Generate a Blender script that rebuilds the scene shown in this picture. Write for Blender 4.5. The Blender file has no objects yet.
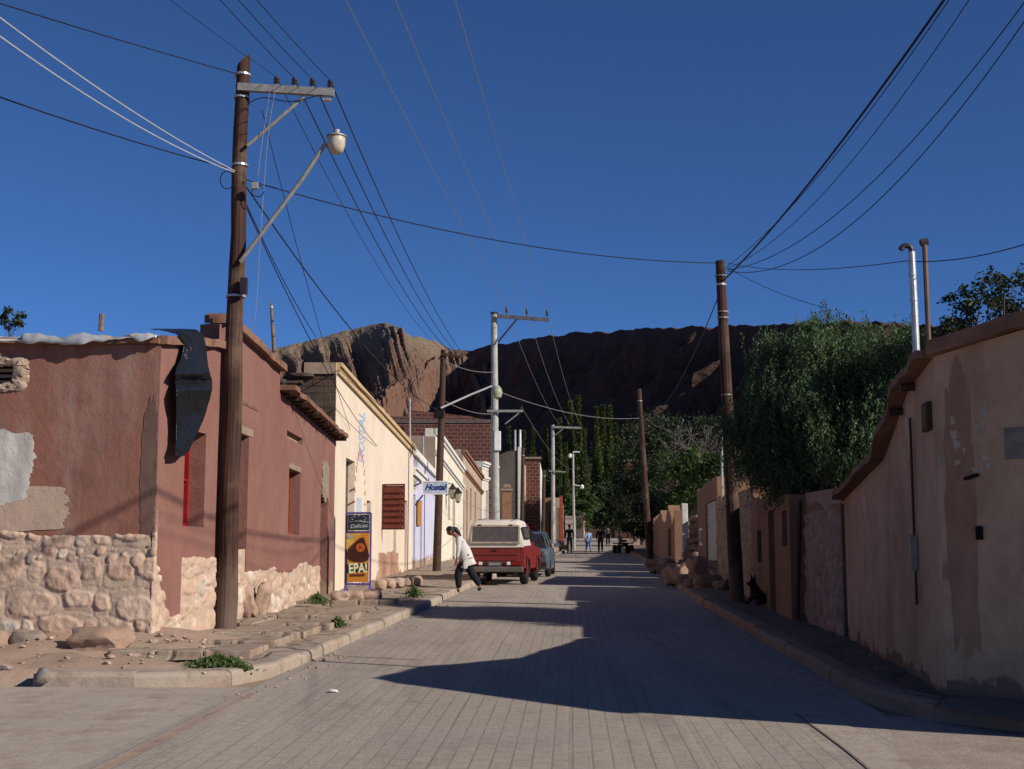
import bpy, bmesh, math, random
from mathutils import Vector, Matrix, noise
random.seed(7)
R = math.radians
V = Vector
C = bpy.context.scene.collection
F_PX = 1350.0
PITCH = math.atan(173.5 / F_PX)
EYE = 1.6
W, H = 1024, 769

# ------------------------------------------------------------------ geometry of the place
def ray(px, py):
    cx = (px - 512) / F_PX
    cy = (384.5 - py) / F_PX
    return Vector((cx, math.cos(PITCH) - cy * math.sin(PITCH), math.sin(PITCH) + cy * math.cos(PITCH)))
def at(px, py, Y):
    d = ray(px, py)
    k = Y / d.y
    return Vector((d.x * k, Y, EYE + d.z * k))
def lerp(a, b, t): return a + (b - a) * t
def interp(tab, v):
    if v <= tab[0][0]: return tab[0][1]
    for (a, x), (b, y) in zip(tab, tab[1:]):
        if v <= b: return lerp(x, y, (v - a) / (b - a))
    return tab[-1][1]
GT = [(-60, 0), (0, 0), (100, 2.15), (130, 3.15), (165, 4.3), (260, 6.5), (400, 9), (700, 12), (5000, 12)]
def gz(Y): return interp(GT, Y)
LK = [(14.6, -2.6), (18.6, -2.3), (24, -1.95), (30, -1.55), (36, -1.2), (42, -0.75), (60, 0.7), (80, 2.5), (94, 3.9), (120, 5.6), (165, 8.3)]
RK = [(11.8, 3.2), (13.4, 3.3), (18.2, 3.5), (24, 3.78), (30, 4.05), (38, 4.5), (52.7, 5.6), (70, 6.7), (103, 8.4), (120, 9.6), (165, 12.8)]
def lk(Y): return interp(LK, Y)
def rk(Y): return interp(RK, Y)

# ------------------------------------------------------------------ object helpers
def mk(name, verts, faces, mat=None, parent=None, smooth=False, mats=None, fm=None):
    me = bpy.data.meshes.new(name)
    me.from_pydata([tuple(v) for v in verts], [], faces)
    if mats:
        for m in mats: me.materials.append(m)
    elif mat: me.materials.append(mat)
    if fm: me.polygons.foreach_set('material_index', fm)
    if smooth: me.polygons.foreach_set('use_smooth', [True] * len(me.polygons))
    me.update()
    return link(name, me, parent)
def link(name, me, parent=None):
    o = bpy.data.objects.new(name, me); C.objects.link(o)
    if parent is not None:
        o.parent = parent
        if parent.type == 'EMPTY' and parent.get('_w', 0):
            o.location = -parent.location
    return o
def thing(name, label, cat, loc=(0, 0, 0), group=None, world=True, rz=0):
    o = bpy.data.objects.new(name, None); C.objects.link(o)
    o.location = loc; o.rotation_euler.z = rz
    o.empty_display_size = .2
    o['label'] = label; o['category'] = cat
    if group: o['group'] = group
    if world: o['_w'] = 1
    return o
def tag(o, label, cat, group=None, kind=None):
    o['label'] = label; o['category'] = cat
    if group: o['group'] = group
    if kind: o['kind'] = kind
    return o
def struct(o): o['kind'] = 'structure'; return o
def copy_tree(o, parent=None):
    c = o.copy(); C.objects.link(c)
    if parent is not None: c.parent = parent
    for ch in list(o.children): copy_tree(ch, c)
    return c

class MB:
    """collects shapes into one mesh"""
    def __init__(s): s.v = []; s.f = []
    def add(s, vs, fs):
        n = len(s.v); s.v += [Vector(v) for v in vs]; s.f += [tuple(i + n for i in f) for f in fs]; return s
    def box(s, c, d, M=None):
        c = Vector(c); x, y, z = d[0] / 2, d[1] / 2, d[2] / 2
        vs = [Vector((a * x, b * y, e * z)) for a in (-1, 1) for b in (-1, 1) for e in (-1, 1)]
        if M is not None: vs = [M @ v for v in vs]
        return s.add([v + c for v in vs], [(0, 1, 3, 2), (4, 6, 7, 5), (0, 4, 5, 1), (2, 3, 7, 6), (0, 2, 6, 4), (1, 5, 7, 3)])
    def bbox(s, c, d, b=.01, M=None):
        bm = bmesh.new(); bmesh.ops.create_cube(bm, size=1)
        bmesh.ops.scale(bm, vec=Vector(d), verts=bm.verts)
        bmesh.ops.bevel(bm, geom=bm.edges[:] , offset=b, segments=2, affect='EDGES', profile=.6)
        return s.bm(bm, c, M)
    def bm(s, bm, c=(0, 0, 0), M=None):
        c = Vector(c); bm.verts.index_update()
        vs = [((M @ v.co) if M is not None else v.co.copy()) + c for v in bm.verts]
        fs = [[v.index for v in f.verts] for f in bm.faces]
        bm.free(); return s.add(vs, fs)
    def tube(s, pts, rad, n=8, cap=True):
        pts = [Vector(p) for p in pts]
        if not hasattr(rad, '__len__'): rad = [rad] * len(pts)
        base = len(s.v); up = Vector((0, 0, 1)); prev = None
        for i, p in enumerate(pts):
            t = (pts[min(i + 1, len(pts) - 1)] - pts[max(i - 1, 0)])
            if t.length < 1e-9: t = Vector((0, 0, 1))
            t.normalize()
            if prev is None:
                a = t.cross(up if abs(t.z) < .9 else Vector((1, 0, 0))).normalized()
            else: a = (prev - t * prev.dot(t)).normalized()
            prev = a; b = t.cross(a)
            for k in range(n):
                w = 2 * math.pi * k / n
                s.v.append(p + (a * math.cos(w) + b * math.sin(w)) * rad[i])
        for i in range(len(pts) - 1):
            for k in range(n):
                q = base + i * n; k2 = (k + 1) % n
                s.f.append((q + k, q + k2, q + n + k2, q + n + k))
        if cap:
            s.f.append(tuple(base + k for k in range(n))[::-1])
            q = base + (len(pts) - 1) * n
            s.f.append(tuple(q + k for k in range(n)))
        return s
    def lathe(s, prof, c=(0, 0, 0), n=16, M=None):
        base = len(s.v); c = Vector(c)
        for r, z in prof:
            for k in range(n):
                w = 2 * math.pi * k / n
                v = Vector((r * math.cos(w), r * math.sin(w), z))
                if M is not None: v = M @ v
                s.v.append(v + c)
        for i in range(len(prof) - 1):
            for k in range(n):
                q = base + i * n; k2 = (k + 1) % n
                s.f.append((q + k, q + k2, q + n + k2, q + n + k))
        s.f.append(tuple(base + k for k in range(n))[::-1])
        q = base + (len(prof) - 1) * n
        s.f.append(tuple(q + k for k in range(n)))
        return s
    def prism(s, poly, a, b):
        """polygon given as 3D points, extruded by vector from a to b offsets"""
        n = len(poly); a = Vector(a); b = Vector(b)
        vs = [Vector(p) + a for p in poly] + [Vector(p) + b for p in poly]
        fs = [tuple(range(n))[::-1], tuple(range(n, 2 * n))] + [(i, (i + 1) % n, n + (i + 1) % n, n + i) for i in range(n)]
        return s.add(vs, fs)
    def stone(s, c, d, M=None, seed=0, sub=2, rough=.16, boxy=.35):
        bm = bmesh.new(); bmesh.ops.create_icosphere(bm, subdivisions=sub, radius=1)
        for v in bm.verts:
            p = v.co.copy(); m = max(abs(p.x), abs(p.y), abs(p.z))
            p = p.lerp(p / m, boxy)
            k = 1 + rough * noise.noise(p * 1.3 + Vector((seed * 3.7, seed * 1.3, seed))) * 2 + rough * .4 * noise.noise(p * 3.5 + Vector((seed, 0, seed * 2)))
            v.co = Vector((p.x * k * d[0] / 2, p.y * k * d[1] / 2, p.z * k * d[2] / 2))
        return s.bm(bm, c, M)
    def build(s, name, mat, parent=None, smooth=False, flipfix=True):
        o = mk(name, s.v, s.f, mat, parent, smooth)
        if flipfix:
            bm = bmesh.new(); bm.from_mesh(o.data); bmesh.ops.recalc_face_normals(bm, faces=bm.faces); bm.to_mesh(o.data); bm.free()
        if smooth:
            try: o.data.set_sharp_from_angle(angle=R(40))
            except Exception: pass
        return o

def wob(p, amp=.03, sc=.8, seed=0.):
    return amp * noise.noise(Vector(p) * sc + Vector((seed, seed * 2, 0)))

# ------------------------------------------------------------------ materials
def srgb(r, g, b):
    f = lambda c: (c / 255 / 12.92) if c / 255 <= .04045 else ((c / 255 + .055) / 1.055) ** 2.4
    return (f(r), f(g), f(b))
class NT:
    def __init__(s, name):
        s.m = bpy.data.materials.new(name); s.m.use_nodes = True
        s.t = s.m.node_tree; s.n = s.t.nodes; s.l = s.t.links
        s.b = s.n['Principled BSDF']; s.b.inputs['Specular IOR Level'].default_value = .25
        s.geo = s.new('ShaderNodeNewGeometry'); s.pos = s.geo.outputs['Position']
    def new(s, t, **k):
        n = s.n.new(t)
        for a, v in k.items(): setattr(n, a, v)
        return n
    def set(s, sock, v):
        if hasattr(v, 'links'): s.l.new(v, sock)
        elif isinstance(v, (tuple, list)) and len(v) == 3 and sock.type == 'RGBA': sock.default_value = (*v, 1)
        else: sock.default_value = v
    def mapping(s, scale=(1, 1, 1), rot=(0, 0, 0), vec=None, loc=(0, 0, 0)):
        m = s.new('ShaderNodeMapping'); s.l.new(vec or s.pos, m.inputs[0])
        m.inputs['Scale'].default_value = scale; m.inputs['Rotation'].default_value = rot; m.inputs['Location'].default_value = loc
        return m.outputs[0]
    def noise(s, scale, detail=4, rough=.55, vec=None, dist=0):
        n = s.new('ShaderNodeTexNoise'); s.l.new(vec or s.pos, n.inputs['Vector'])
        n.inputs['Scale'].default_value = scale; n.inputs['Detail'].default_value = detail
        n.inputs['Roughness'].default_value = rough; n.inputs['Distortion'].default_value = dist
        return n.outputs['Fac']
    def vor(s, scale, feature='F1', out='Distance', vec=None):
        n = s.new('ShaderNodeTexVoronoi', feature=feature); s.l.new(vec or s.pos, n.inputs['Vector'])
        n.inputs['Scale'].default_value = scale
        return n.outputs[out]
    def ramp(s, fac, a, b, c0=0., c1=1.):
        n = s.new('ShaderNodeMapRange'); s.set(n.inputs[0], fac)
        n.inputs[1].default_value = a; n.inputs[2].default_value = b; n.inputs[3].default_value = c0; n.inputs[4].default_value = c1
        return n.outputs[0]
    def math(s, op, a, b=0.):
        n = s.new('ShaderNodeMath', operation=op); s.set(n.inputs[0], a); s.set(n.inputs[1], b); return n.outputs[0]
    def mix(s, f, a, b, blend='MIX'):
        n = s.new('ShaderNodeMix', data_type='RGBA', blend_type=blend)
        s.set(n.inputs[0], f); s.set(n.inputs[6], a); s.set(n.inputs[7], b); return n.outputs[2]
    def sep(s, vec=None):
        n = s.new('ShaderNodeSeparateXYZ'); s.l.new(vec or s.pos, n.inputs[0]); return n.outputs
    def bump(s, h, strength=.5, dist=.02, prev=None):
        n = s.new('ShaderNodeBump'); s.set(n.inputs['Height'], h)
        n.inputs['Strength'].default_value = strength; n.inputs['Distance'].default_value = dist
        if prev is not None: s.l.new(prev, n.inputs['Normal'])
        return n.outputs[0]
    def out(s, col, rough=.9, nrm=None, metal=0.):
        s.set(s.b.inputs['Base Color'], col); s.set(s.b.inputs['Roughness'], rough); s.set(s.b.inputs['Metallic'], metal)
        if nrm is not None: s.l.new(nrm, s.b.inputs['Normal'])
        return s.m

def plaster(name, col, col2, streak=None, mud=None, mud_h=None, amp=1., peel=None, peel_t=.62, red_h=None):
    """old limewash / adobe render: blotches, rain streaks, exposed mud near the ground"""
    t = NT(name)
    a = t.noise(.7, 6, .62); b = t.noise(3.1, 6, .65); c = t.noise(45, 3, .6)
    col = t.mix(t.ramp(a, .36, .66), col, col2)
    dk = tuple(x * .62 for x in (col2))
    col = t.mix(t.math('MULTIPLY', t.ramp(b, .5, .75), .55 * amp), col, dk)
    lt = tuple(min(1, x * 1.35 + .02) for x in (col2))
    col = t.mix(t.math('MULTIPLY', t.ramp(t.noise(1.7, 5, .7, vec=t.mapping((1, 1, 1), loc=(7, 3, 1))), .55, .75), .5 * amp), col, lt)
    st = t.noise(1, 5, .65, vec=t.mapping((2.6, .75, .4)), dist=.6)
    if streak: col = t.mix(t.math('MULTIPLY', t.ramp(st, .48, .68), .75 * min(1, amp + .1)), col, streak)
    st2 = t.noise(1, 5, .65, vec=t.mapping((6, 1.5, .6), loc=(3, 8, 2)), dist=.8)
    col = t.mix(t.math('MULTIPLY', t.ramp(st2, .55, .75), .3 * amp), col, dk)
    if peel: 
        m = t.ramp(t.noise(1.1, 7, .6, vec=t.mapping((1, 1, 1), loc=(11, 5, 9))), peel_t, peel_t + .012)
        col = t.mix(m, col, peel)
    if mud:
        x, y, z = t.sep()
        h = t.math('SUBTRACT', z, t.math('MULTIPLY', y, .0215))
        h = t.math('ADD', h, t.math('MULTIPLY', t.math('SUBTRACT', t.noise(1.6, 6, .6), .5), 1.1))
        col = t.mix(t.ramp(h, mud_h - .02, mud_h + .03, 1, 0), col, t.mix(t.noise(6, 5, .6), tuple(x * .75 for x in mud), tuple(x * 1.2 for x in mud)))
    n1 = t.bump(b, .45, .05); n2 = t.bump(c, .35, .012, n1); n3 = t.bump(st2, .04, .03, n2)
    return t.out(col, .93, n3)

def simple(name, col, rough=.7, var=.25, sc=6, metal=0., bump=.15, spec=.25):
    t = NT(name); t.b.inputs['Specular IOR Level'].default_value = spec
    n = t.noise(sc, 5, .6)
    c = t.mix(t.ramp(n, .35, .7), tuple(x * (1 - var) for x in col), tuple(min(1, x * (1 + var)) for x in col))
    return t.out(c, rough, t.bump(t.noise(sc * 5, 4), bump, .01), metal)

M = {}
M['red'] = plaster('red_render', (.235, .098, .068), (.205, .102, .078), streak=(.27, .18, .145), mud=(.33, .225, .16), mud_h=.55, amp=1.1)
M['red_side'] = plaster('red_render_street', (.200, .088, .070), (.225, .104, .082), streak=(.235, .14, .11), mud=(.32, .215, .15), mud_h=.42, amp=.6)
M['yellow'] = plaster('cream_yellow_render', (.68, .56, .43), (.62, .51, .39), streak=(.52, .42, .33), mud=(.30, .19, .13), mud_h=.12, amp=.35)
M['cream'] = plaster('cream_render', (.68, .62, .50), (.62, .55, .44), streak=(.52, .44, .34), mud=(.28, .19, .13), mud_h=.1, amp=.4)
M['lilac'] = plaster('lilac_white_render', (.52, .50, .62), (.47, .46, .55), mud=(.34, .24, .17), mud_h=.45, amp=.3)
M['white'] = plaster('white_render', (.62, .60, .55), (.5, .48, .43), streak=(.36, .33, .28), amp=.4)
M['pinkcream'] = plaster('pinkish_cream_render', (.42, .32, .24), (.36, .27, .2), streak=(.28, .2, .15), amp=.5)
M['ochre'] = plaster('ochre_lime_render', (.48, .315, .20), (.42, .265, .165), streak=(.29, .15, .095), mud=(.19, .105, .07), mud_h=.22, amp=1.1, peel=(.50, .36, .24), peel_t=.64)
M['ochre_pale'] = plaster('pale_ochre_render', (.48, .32, .205), (.42, .27, .17), streak=(.30, .165, .10), mud=(.22, .13, .09), mud_h=.3, amp=1.1, peel=(.30, .18, .12), peel_t=.65)
M['mudwall'] = plaster('mud_render', (.26, .14, .085), (.21, .115, .07), mud=(.16, .1, .07), mud_h=.15, amp=1.)
M['bareplaster'] = plaster('bare_white_plaster', (.54, .51, .46), (.44, .41, .37), streak=(.28, .25, .22), amp=1.)
M['greymud'] = plaster('grey_mud_render', (.24, .18, .135), (.30, .22, .16), amp=1.)
M['greywall'] = plaster('dark_grey_adobe', (.10, .085, .075), (.075, .065, .058), amp=.8)
M['redpeel'] = plaster('worn_red_paint', (.30, .12, .09), (.40, .25, .17), streak=(.42, .33, .22), amp=.8)
M['trim_ochre'] = simple('ochre_moulding_paint', (.48, .34, .18), .85, .2)
M['trim_white'] = simple('white_moulding_paint', (.62, .60, .55), .85, .15)
M['trim_brown'] = simple('brown_moulding_paint', (.24, .12, .075), .85, .2)
M['mudtop'] = simple('mud_capping', (.20, .105, .07), .95, .35, 4, bump=.8)
M['darkwood'] = simple('dark_wood', (.06, .033, .022), .8, .3, 12, bump=.4)
M['oldwood'] = simple('grey_wood', (.17, .12, .085), .85, .3, 12, bump=.4)
M['redwood'] = simple('red_painted_wood', (.24, .012, .014), .55, .2)
M['ruststeel'] = simple('rust_red_shutter_paint', (.12, .026, .018), .6, .25, 9)
M['black'] = simple('black_hole', (.006, .005, .005), .9, .2)
M['glass'] = simple('dark_window_glass', (.02, .02, .022), .15, .1, spec=.5, bump=0)
M['steel'] = simple('galvanised_steel', (.45, .45, .44), .42, .2, 10, metal=.6)
M['steelgrey'] = simple('grey_painted_steel', (.28, .27, .25), .5, .2, 10, metal=.3)
M['concrete_pole'] = simple('pale_concrete', (.36, .35, .32), .85, .2, 5)
M['wire'] = simple('black_cable', (.012, .012, .013), .6, .1, bump=0)
M['wire_grey'] = simple('aluminium_cable', (.22, .21, .20), .5, .1, bump=0)
M['wire_pale'] = simple('pale_cable', (.5, .48, .45), .5, .1, bump=0)
M['insul'] = simple('brown_porcelain', (.03, .02, .018), .25, .1, spec=.5, bump=0)
M['rubber'] = simple('tyre_rubber', (.022, .021, .020), .85, .2)
M['skin'] = simple('skin', (.22, .10, .06), .55, .1, bump=0)
M['hair'] = simple('dark_hair', (.012, .009, .008), .5, .2)
M['blackcloth'] = simple('black_cloth', (.012, .013, .017), .9, .2, 20)
M['whitecloth'] = simple('off_white_cloth', (.55, .53, .5), .9, .1, 20)
M['bluecloth'] = simple('light_blue_cloth', (.22, .32, .52), .9, .1, 20)
M['jeans'] = simple('denim', (.10, .16, .30), .9, .2, 20)
M['greycloth'] = simple('grey_cloth', (.06, .06, .065), .9, .2, 20)
M['purple'] = simple('violet_painted_steel', (.09, .07, .30), .5, .15)
M['white_paint'] = simple('white_paint', (.70, .69, .66), .5, .08)
M['sheet'] = simple('grey_metal_sheet', (.42, .43, .44), .45, .3, 3, metal=.3)

def poleMat():
    t = NT('weathered_pole_timber')
    x, y, z = t.sep()
    g = t.noise(1, 6, .65, vec=t.mapping((22, 22, .8)))
    c = t.mix(t.ramp(g, .35, .7), (.024, .012, .009), (.085, .040, .027))
    c = t.mix(t.math('MULTIPLY', t.ramp(t.noise(1.2, 4, .6), .5, .72), .6), c, (.20, .13, .09))
    c = t.mix(t.ramp(t.math('ADD', z, t.math('MULTIPLY', t.noise(3, 3), .6)), 1.2, 2.0, .55, 0), c, (.17, .13, .10))
    return t.out(c, .85, t.bump(g, .6, .02))
M['pole'] = poleMat()

def stoneMat(name, cols, mscale=5):
    t = NT(name)
    rnd = t.geo.outputs['Random Per Island']
    cr = t.new('ShaderNodeValToRGB'); t.l.new(rnd, cr.inputs[0])
    e = cr.color_ramp.elements
    while len(e) < len(cols): e.new(.5)
    for i, c in enumerate(cols): e[i].position = i / (len(cols) - 1); e[i].color = (*c, 1)
    n = t.noise(mscale, 6, .62); v = t.noise(mscale * 5, 5, .65)
    c = t.mix(t.ramp(n, .38, .68), cr.outputs[0], (.30, .20, .145))
    c = t.mix(t.math('MULTIPLY', t.ramp(v, .52, .75), .5), c, (.10, .065, .05))
    return t.out(c, .9, t.bump(v, .6, .012, t.bump(n, .5, .04)))
M['stones'] = stoneMat('river_stone', [(.44, .30, .22), (.36, .30, .26), (.48, .34, .25), (.34, .21, .155), (.50, .42, .35), (.42, .28, .20), (.28, .26, .24)])
M['stones_dark'] = stoneMat('brown_field_stone', [(.16, .09, .065), (.20, .115, .08), (.12, .07, .055), (.18, .12, .09)])
M['boulder'] = stoneMat('tan_boulder_stone', [(.28, .18, .125), (.24, .15, .105), (.32, .21, .15)], 3)
M['boulder_grey'] = stoneMat('grey_green_boulder_stone', [(.13, .13, .11), (.16, .15, .13)], 3)

def roadMat():
    t = NT('hexagonal_paver_road')
    rot = t.mapping((1, 1, 1), rot=(0, 0, R(2.5)))
    b = t.new('ShaderNodeTexBrick'); t.l.new(t.mapping((1, 1, 1), rot=(0, 0, R(92.5))), b.inputs['Vector'])
    b.inputs['Scale'].default_value = 1; b.inputs['Brick Width'].default_value = .24; b.inputs['Row Height'].default_value = .14
    b.inputs['Mortar Size'].default_value = .010; b.inputs['Mortar Smooth'].default_value = .5
    b.inputs['Color1'].default_value = (.330, .272, .222, 1); b.inputs['Color2'].default_value = (.355, .294, .240, 1); b.inputs['Mortar'].default_value = (.225, .185, .152, 1)
    b.inputs['Bias'].default_value = 0
    c = b.outputs['Color']
    x, y, z = t.sep(rot)
    seam = t.math('PINGPONG', t.math('ADD', x, t.math('MULTIPLY', t.noise(.8, 2), .05)), .48)
    c = t.mix(t.math('MULTIPLY', t.ramp(seam, 0, .02, .38, 0), t.ramp(t.noise(2.2, 5, .7, vec=t.mapping((1, .45, 1))), .42, .6)), c, (.16, .128, .105))
    c = t.mix(t.math('MULTIPLY', t.ramp(t.noise(.45, 6, .6), .4, .7), .65), c, (.30, .265, .235))
    c = t.mix(t.math('MULTIPLY', t.ramp(t.noise(1.6, 6, .7, vec=t.mapping((1, .4, 1), loc=(5, 2, 0))), .52, .74), .55), c, (.19, .155, .13))
    c = t.mix(t.math('MULTIPLY', t.ramp(t.noise(38, 4, .7), .5, .72), .5), c, (.15, .13, .115))
    c = t.mix(t.math('MULTIPLY', t.ramp(t.noise(.9, 6, .65, vec=t.mapping((1.6, .16, 1), loc=(2, 9, 0))), .5, .7), .6), c, (.43, .36, .29))
    c = t.mix(t.math('MULTIPLY', t.ramp(t.noise(1.3, 7, .75, vec=t.mapping((1, 1, 1), loc=(31, 9, 0))), .60, .68), .7), c, (.20, .16, .13))
    n = t.bump(t.math('SUBTRACT', 1., b.outputs['Fac']), .15, .010)
    n = t.bump(t.ramp(seam, 0, .03), .15, .01, n)
    return t.out(c, .88, t.bump(t.noise(55, 4, .7), .55, .014, t.bump(t.noise(7, 5), .35, .03, n)))
M['road'] = roadMat()
def concMat(name, c0, c1, dirt, gr=.5):
    t = NT(name)
    c = t.mix(t.ramp(t.noise(.8, 6, .6), .35, .65), c0, c1)
    c = t.mix(t.math('MULTIPLY', t.ramp(t.noise(2.3, 6, .7, vec=t.mapping((1, 1, 1), loc=(4, 4, 4))), .5, .68), .7), c, dirt)
    g = t.noise(70, 4, .7)
    c = t.mix(t.math('MULTIPLY', t.ramp(g, .52, .7), gr), c, tuple(x * .45 for x in c0))
    return t.out(c, .9, t.bump(g, .5, .01, t.bump(t.noise(4, 6, .65), .5, .04)))
M['concrete'] = concMat('worn_concrete', (.34, .285, .235), (.39, .33, .27), (.24, .165, .115), .3)
M['gravel'] = concMat('gravelly_concrete', (.30, .245, .20), (.35, .29, .24), (.24, .18, .14), .8)
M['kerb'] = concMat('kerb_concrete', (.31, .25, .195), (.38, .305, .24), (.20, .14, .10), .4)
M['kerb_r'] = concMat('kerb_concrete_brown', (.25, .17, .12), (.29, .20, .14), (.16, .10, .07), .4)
M['dirt'] = concMat('red_dirt', (.32, .215, .155), (.40, .285, .21), (.22, .145, .10), .6)
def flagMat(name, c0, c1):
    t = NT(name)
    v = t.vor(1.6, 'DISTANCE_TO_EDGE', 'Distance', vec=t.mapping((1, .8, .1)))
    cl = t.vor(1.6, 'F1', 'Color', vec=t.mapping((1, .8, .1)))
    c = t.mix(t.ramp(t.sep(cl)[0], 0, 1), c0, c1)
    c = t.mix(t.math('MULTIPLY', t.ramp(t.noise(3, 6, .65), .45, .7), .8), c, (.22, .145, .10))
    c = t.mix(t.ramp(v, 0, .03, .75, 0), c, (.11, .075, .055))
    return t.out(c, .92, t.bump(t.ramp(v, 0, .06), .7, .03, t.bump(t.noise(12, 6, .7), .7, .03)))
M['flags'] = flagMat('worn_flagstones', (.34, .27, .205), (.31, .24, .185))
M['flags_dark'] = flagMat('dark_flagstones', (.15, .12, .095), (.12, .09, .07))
def brickMat():
    t = NT('red_hollow_brick')
    b = t.new('ShaderNodeTexBrick')
    x, y, z = t.sep()
    cb = t.new('ShaderNodeCombineXYZ'); t.l.new(t.math('ADD', x, t.math('MULTIPLY', y, .9)), cb.inputs[0]); t.l.new(z, cb.inputs[1])
    t.l.new(cb.outputs[0], b.inputs['Vector'])
    b.inputs['Scale'].default_value = 1; b.inputs['Brick Width'].default_value = .42; b.inputs['Row Height'].default_value = .24; b.inputs['Mortar Size'].default_value = .022
    b.inputs['Color1'].default_value = (.12, .038, .027, 1); b.inputs['Color2'].default_value = (.08, .028, .022, 1); b.inputs['Mortar'].default_value = (.20, .13, .10, 1)
    c = t.mix(t.math('MULTIPLY', t.ramp(t.noise(.9, 5), .45, .7), .5), b.outputs['Color'], (.08, .04, .03))
    return t.out(c, .9, t.bump(t.math('SUBTRACT', 1., b.outputs['Fac']), .5, .03))
M['brick'] = brickMat()
def adobeMat():
    t = NT('bare_adobe_blocks')
    b = t.new('ShaderNodeTexBrick')
    x, y, z = t.sep()
    cb = t.new('ShaderNodeCombineXYZ'); t.l.new(t.math('ADD', x, t.math('MULTIPLY', y, .9)), cb.inputs[0]); t.l.new(z, cb.inputs[1])
    t.l.new(cb.outputs[0], b.inputs['Vector'])
    b.inputs['Scale'].default_value = 1; b.inputs['Brick Width'].default_value = .55; b.inputs['Row Height'].default_value = .17; b.inputs['Mortar Size'].default_value = .02
    b.inputs['Color1'].default_value = (.085, .055, .040, 1); b.inputs['Color2'].default_value = (.06, .040, .030, 1); b.inputs['Mortar'].default_value = (.04, .028, .022, 1)
    c = t.mix(t.math('MULTIPLY', t.ramp(t.noise(2, 6), .45, .7), .7), b.outputs['Color'], (.12, .085, .062))
    return t.out(c, .95, t.bump(t.math('SUBTRACT', 1., b.outputs['Fac']), .8, .05, t.bump(t.noise(8, 6, .7), .8, .06)))
M['adobe'] = adobeMat()
def leafMat(name, c0, c1, trans=.25):
    t = NT(name)
    rnd = t.geo.outputs['Random Per Island']
    c = t.mix(rnd, c0, c1)
    c = t.mix(t.math('MULTIPLY', t.ramp(t.noise(.9, 3), .4, .65), .45), c, tuple(x * 1.5 for x in c1))
    m = t.out(c, .55)
    tr = t.new('ShaderNodeBsdfTranslucent'); t.l.new(c, tr.inputs[0])
    mx = t.new('ShaderNodeMixShader'); mx.inputs[0].default_value = trans
    t.l.new(t.b.outputs[0], mx.inputs[1]); t.l.new(tr.outputs[0], mx.inputs[2])
    t.l.new(mx.outputs[0], t.n['Material Output'].inputs[0])
    return m
M['leaf_pepper'] = leafMat('pepper_tree_leaves', (.034, .062, .020), (.085, .128, .052), .22)
M['leaf_dark'] = leafMat('dark_tree_leaves', (.018, .030, .010), (.036, .052, .020))
M['leaf_bright'] = leafMat('fresh_green_leaves', (.030, .058, .012), (.055, .088, .020))
M['leaf_poplar'] = leafMat('poplar_leaves', (.028, .046, .009), (.052, .074, .015))
M['leaf_grass'] = leafMat('weed_leaves', (.055, .095, .025), (.09, .13, .04))
M['bark'] = simple('tree_bark', (.09, .065, .05), .9, .3, 9, bump=.7)
M['bark_pale'] = simple('pale_bare_bark', (.12, .10, .085), .9, .2, 9)
def rockMat(name, k):
    t = NT(name)
    x, y, z = t.sep()
    a = t.noise(.010, 8, .62); b = t.noise(.05, 8, .7)
    c = t.mix(t.ramp(a, .4, .6), (.205, .098, .064), (.155, .090, .066))
    c = t.mix(t.math('MULTIPLY', t.ramp(b, .45, .7), .6), c, (.22, .14, .095))
    c = t.mix(t.math('MULTIPLY', t.ramp(t.math('ADD', z, t.math('MULTIPLY', t.noise(.02, 4), 60)), 150, 185), .7), c, (.22, .175, .12))
    c = t.mix(t.math('MULTIPLY', t.ramp(t.noise(.16, 5, .7), .56, .66), .5), c, (.05, .052, .028))
    if k < 1: c = t.mix(1., c, (k, k * .95, k), 'MULTIPLY')  # below one, darkens the rock colour to paint in shade
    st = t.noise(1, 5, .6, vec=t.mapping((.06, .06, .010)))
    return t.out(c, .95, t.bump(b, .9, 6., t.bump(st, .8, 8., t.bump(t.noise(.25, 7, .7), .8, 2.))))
M['rock'] = rockMat('red_mountain_rock', 1); M['rock_painted_shade'] = rockMat('cliff_rock_painted_shade', .48)  # cliff uses a darker copy of the massif rock, its shade painted into the colour
def paintMat(name, c0, dust, amt, rough=.35):
    t = NT(name); t.b.inputs['Specular IOR Level'].default_value = .5
    c = t.mix(t.math('MULTIPLY', t.ramp(t.noise(3, 6, .7), .35, .7), amt), c0, dust)
    return t.out(c, rough)
M['truck_red'] = paintMat('faded_red_car_paint', (.17, .010, .011), (.16, .05, .038), .5, .4)
M['truck_cap'] = paintMat('cream_fibreglass', (.62, .57, .50), (.48, .42, .35), .6, .5)
M['car_blue'] = paintMat('grey_blue_car_paint', (.055, .075, .095), (.14, .15, .16), .4, .3)
M['chrome'] = simple('dull_chrome', (.5, .5, .5), .25, .1, metal=.9, bump=0)
M['bumper'] = simple('grimy_grey_bumper', (.14, .125, .11), .5, .25, metal=.3)
M['tail'] = simple('red_tail_lens', (.20, .008, .006), .25, .1, spec=.5, bump=0)
M['tinted'] = simple('dusty_rear_glass', (.085, .072, .068), .3, .15, spec=.5, bump=0)
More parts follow.
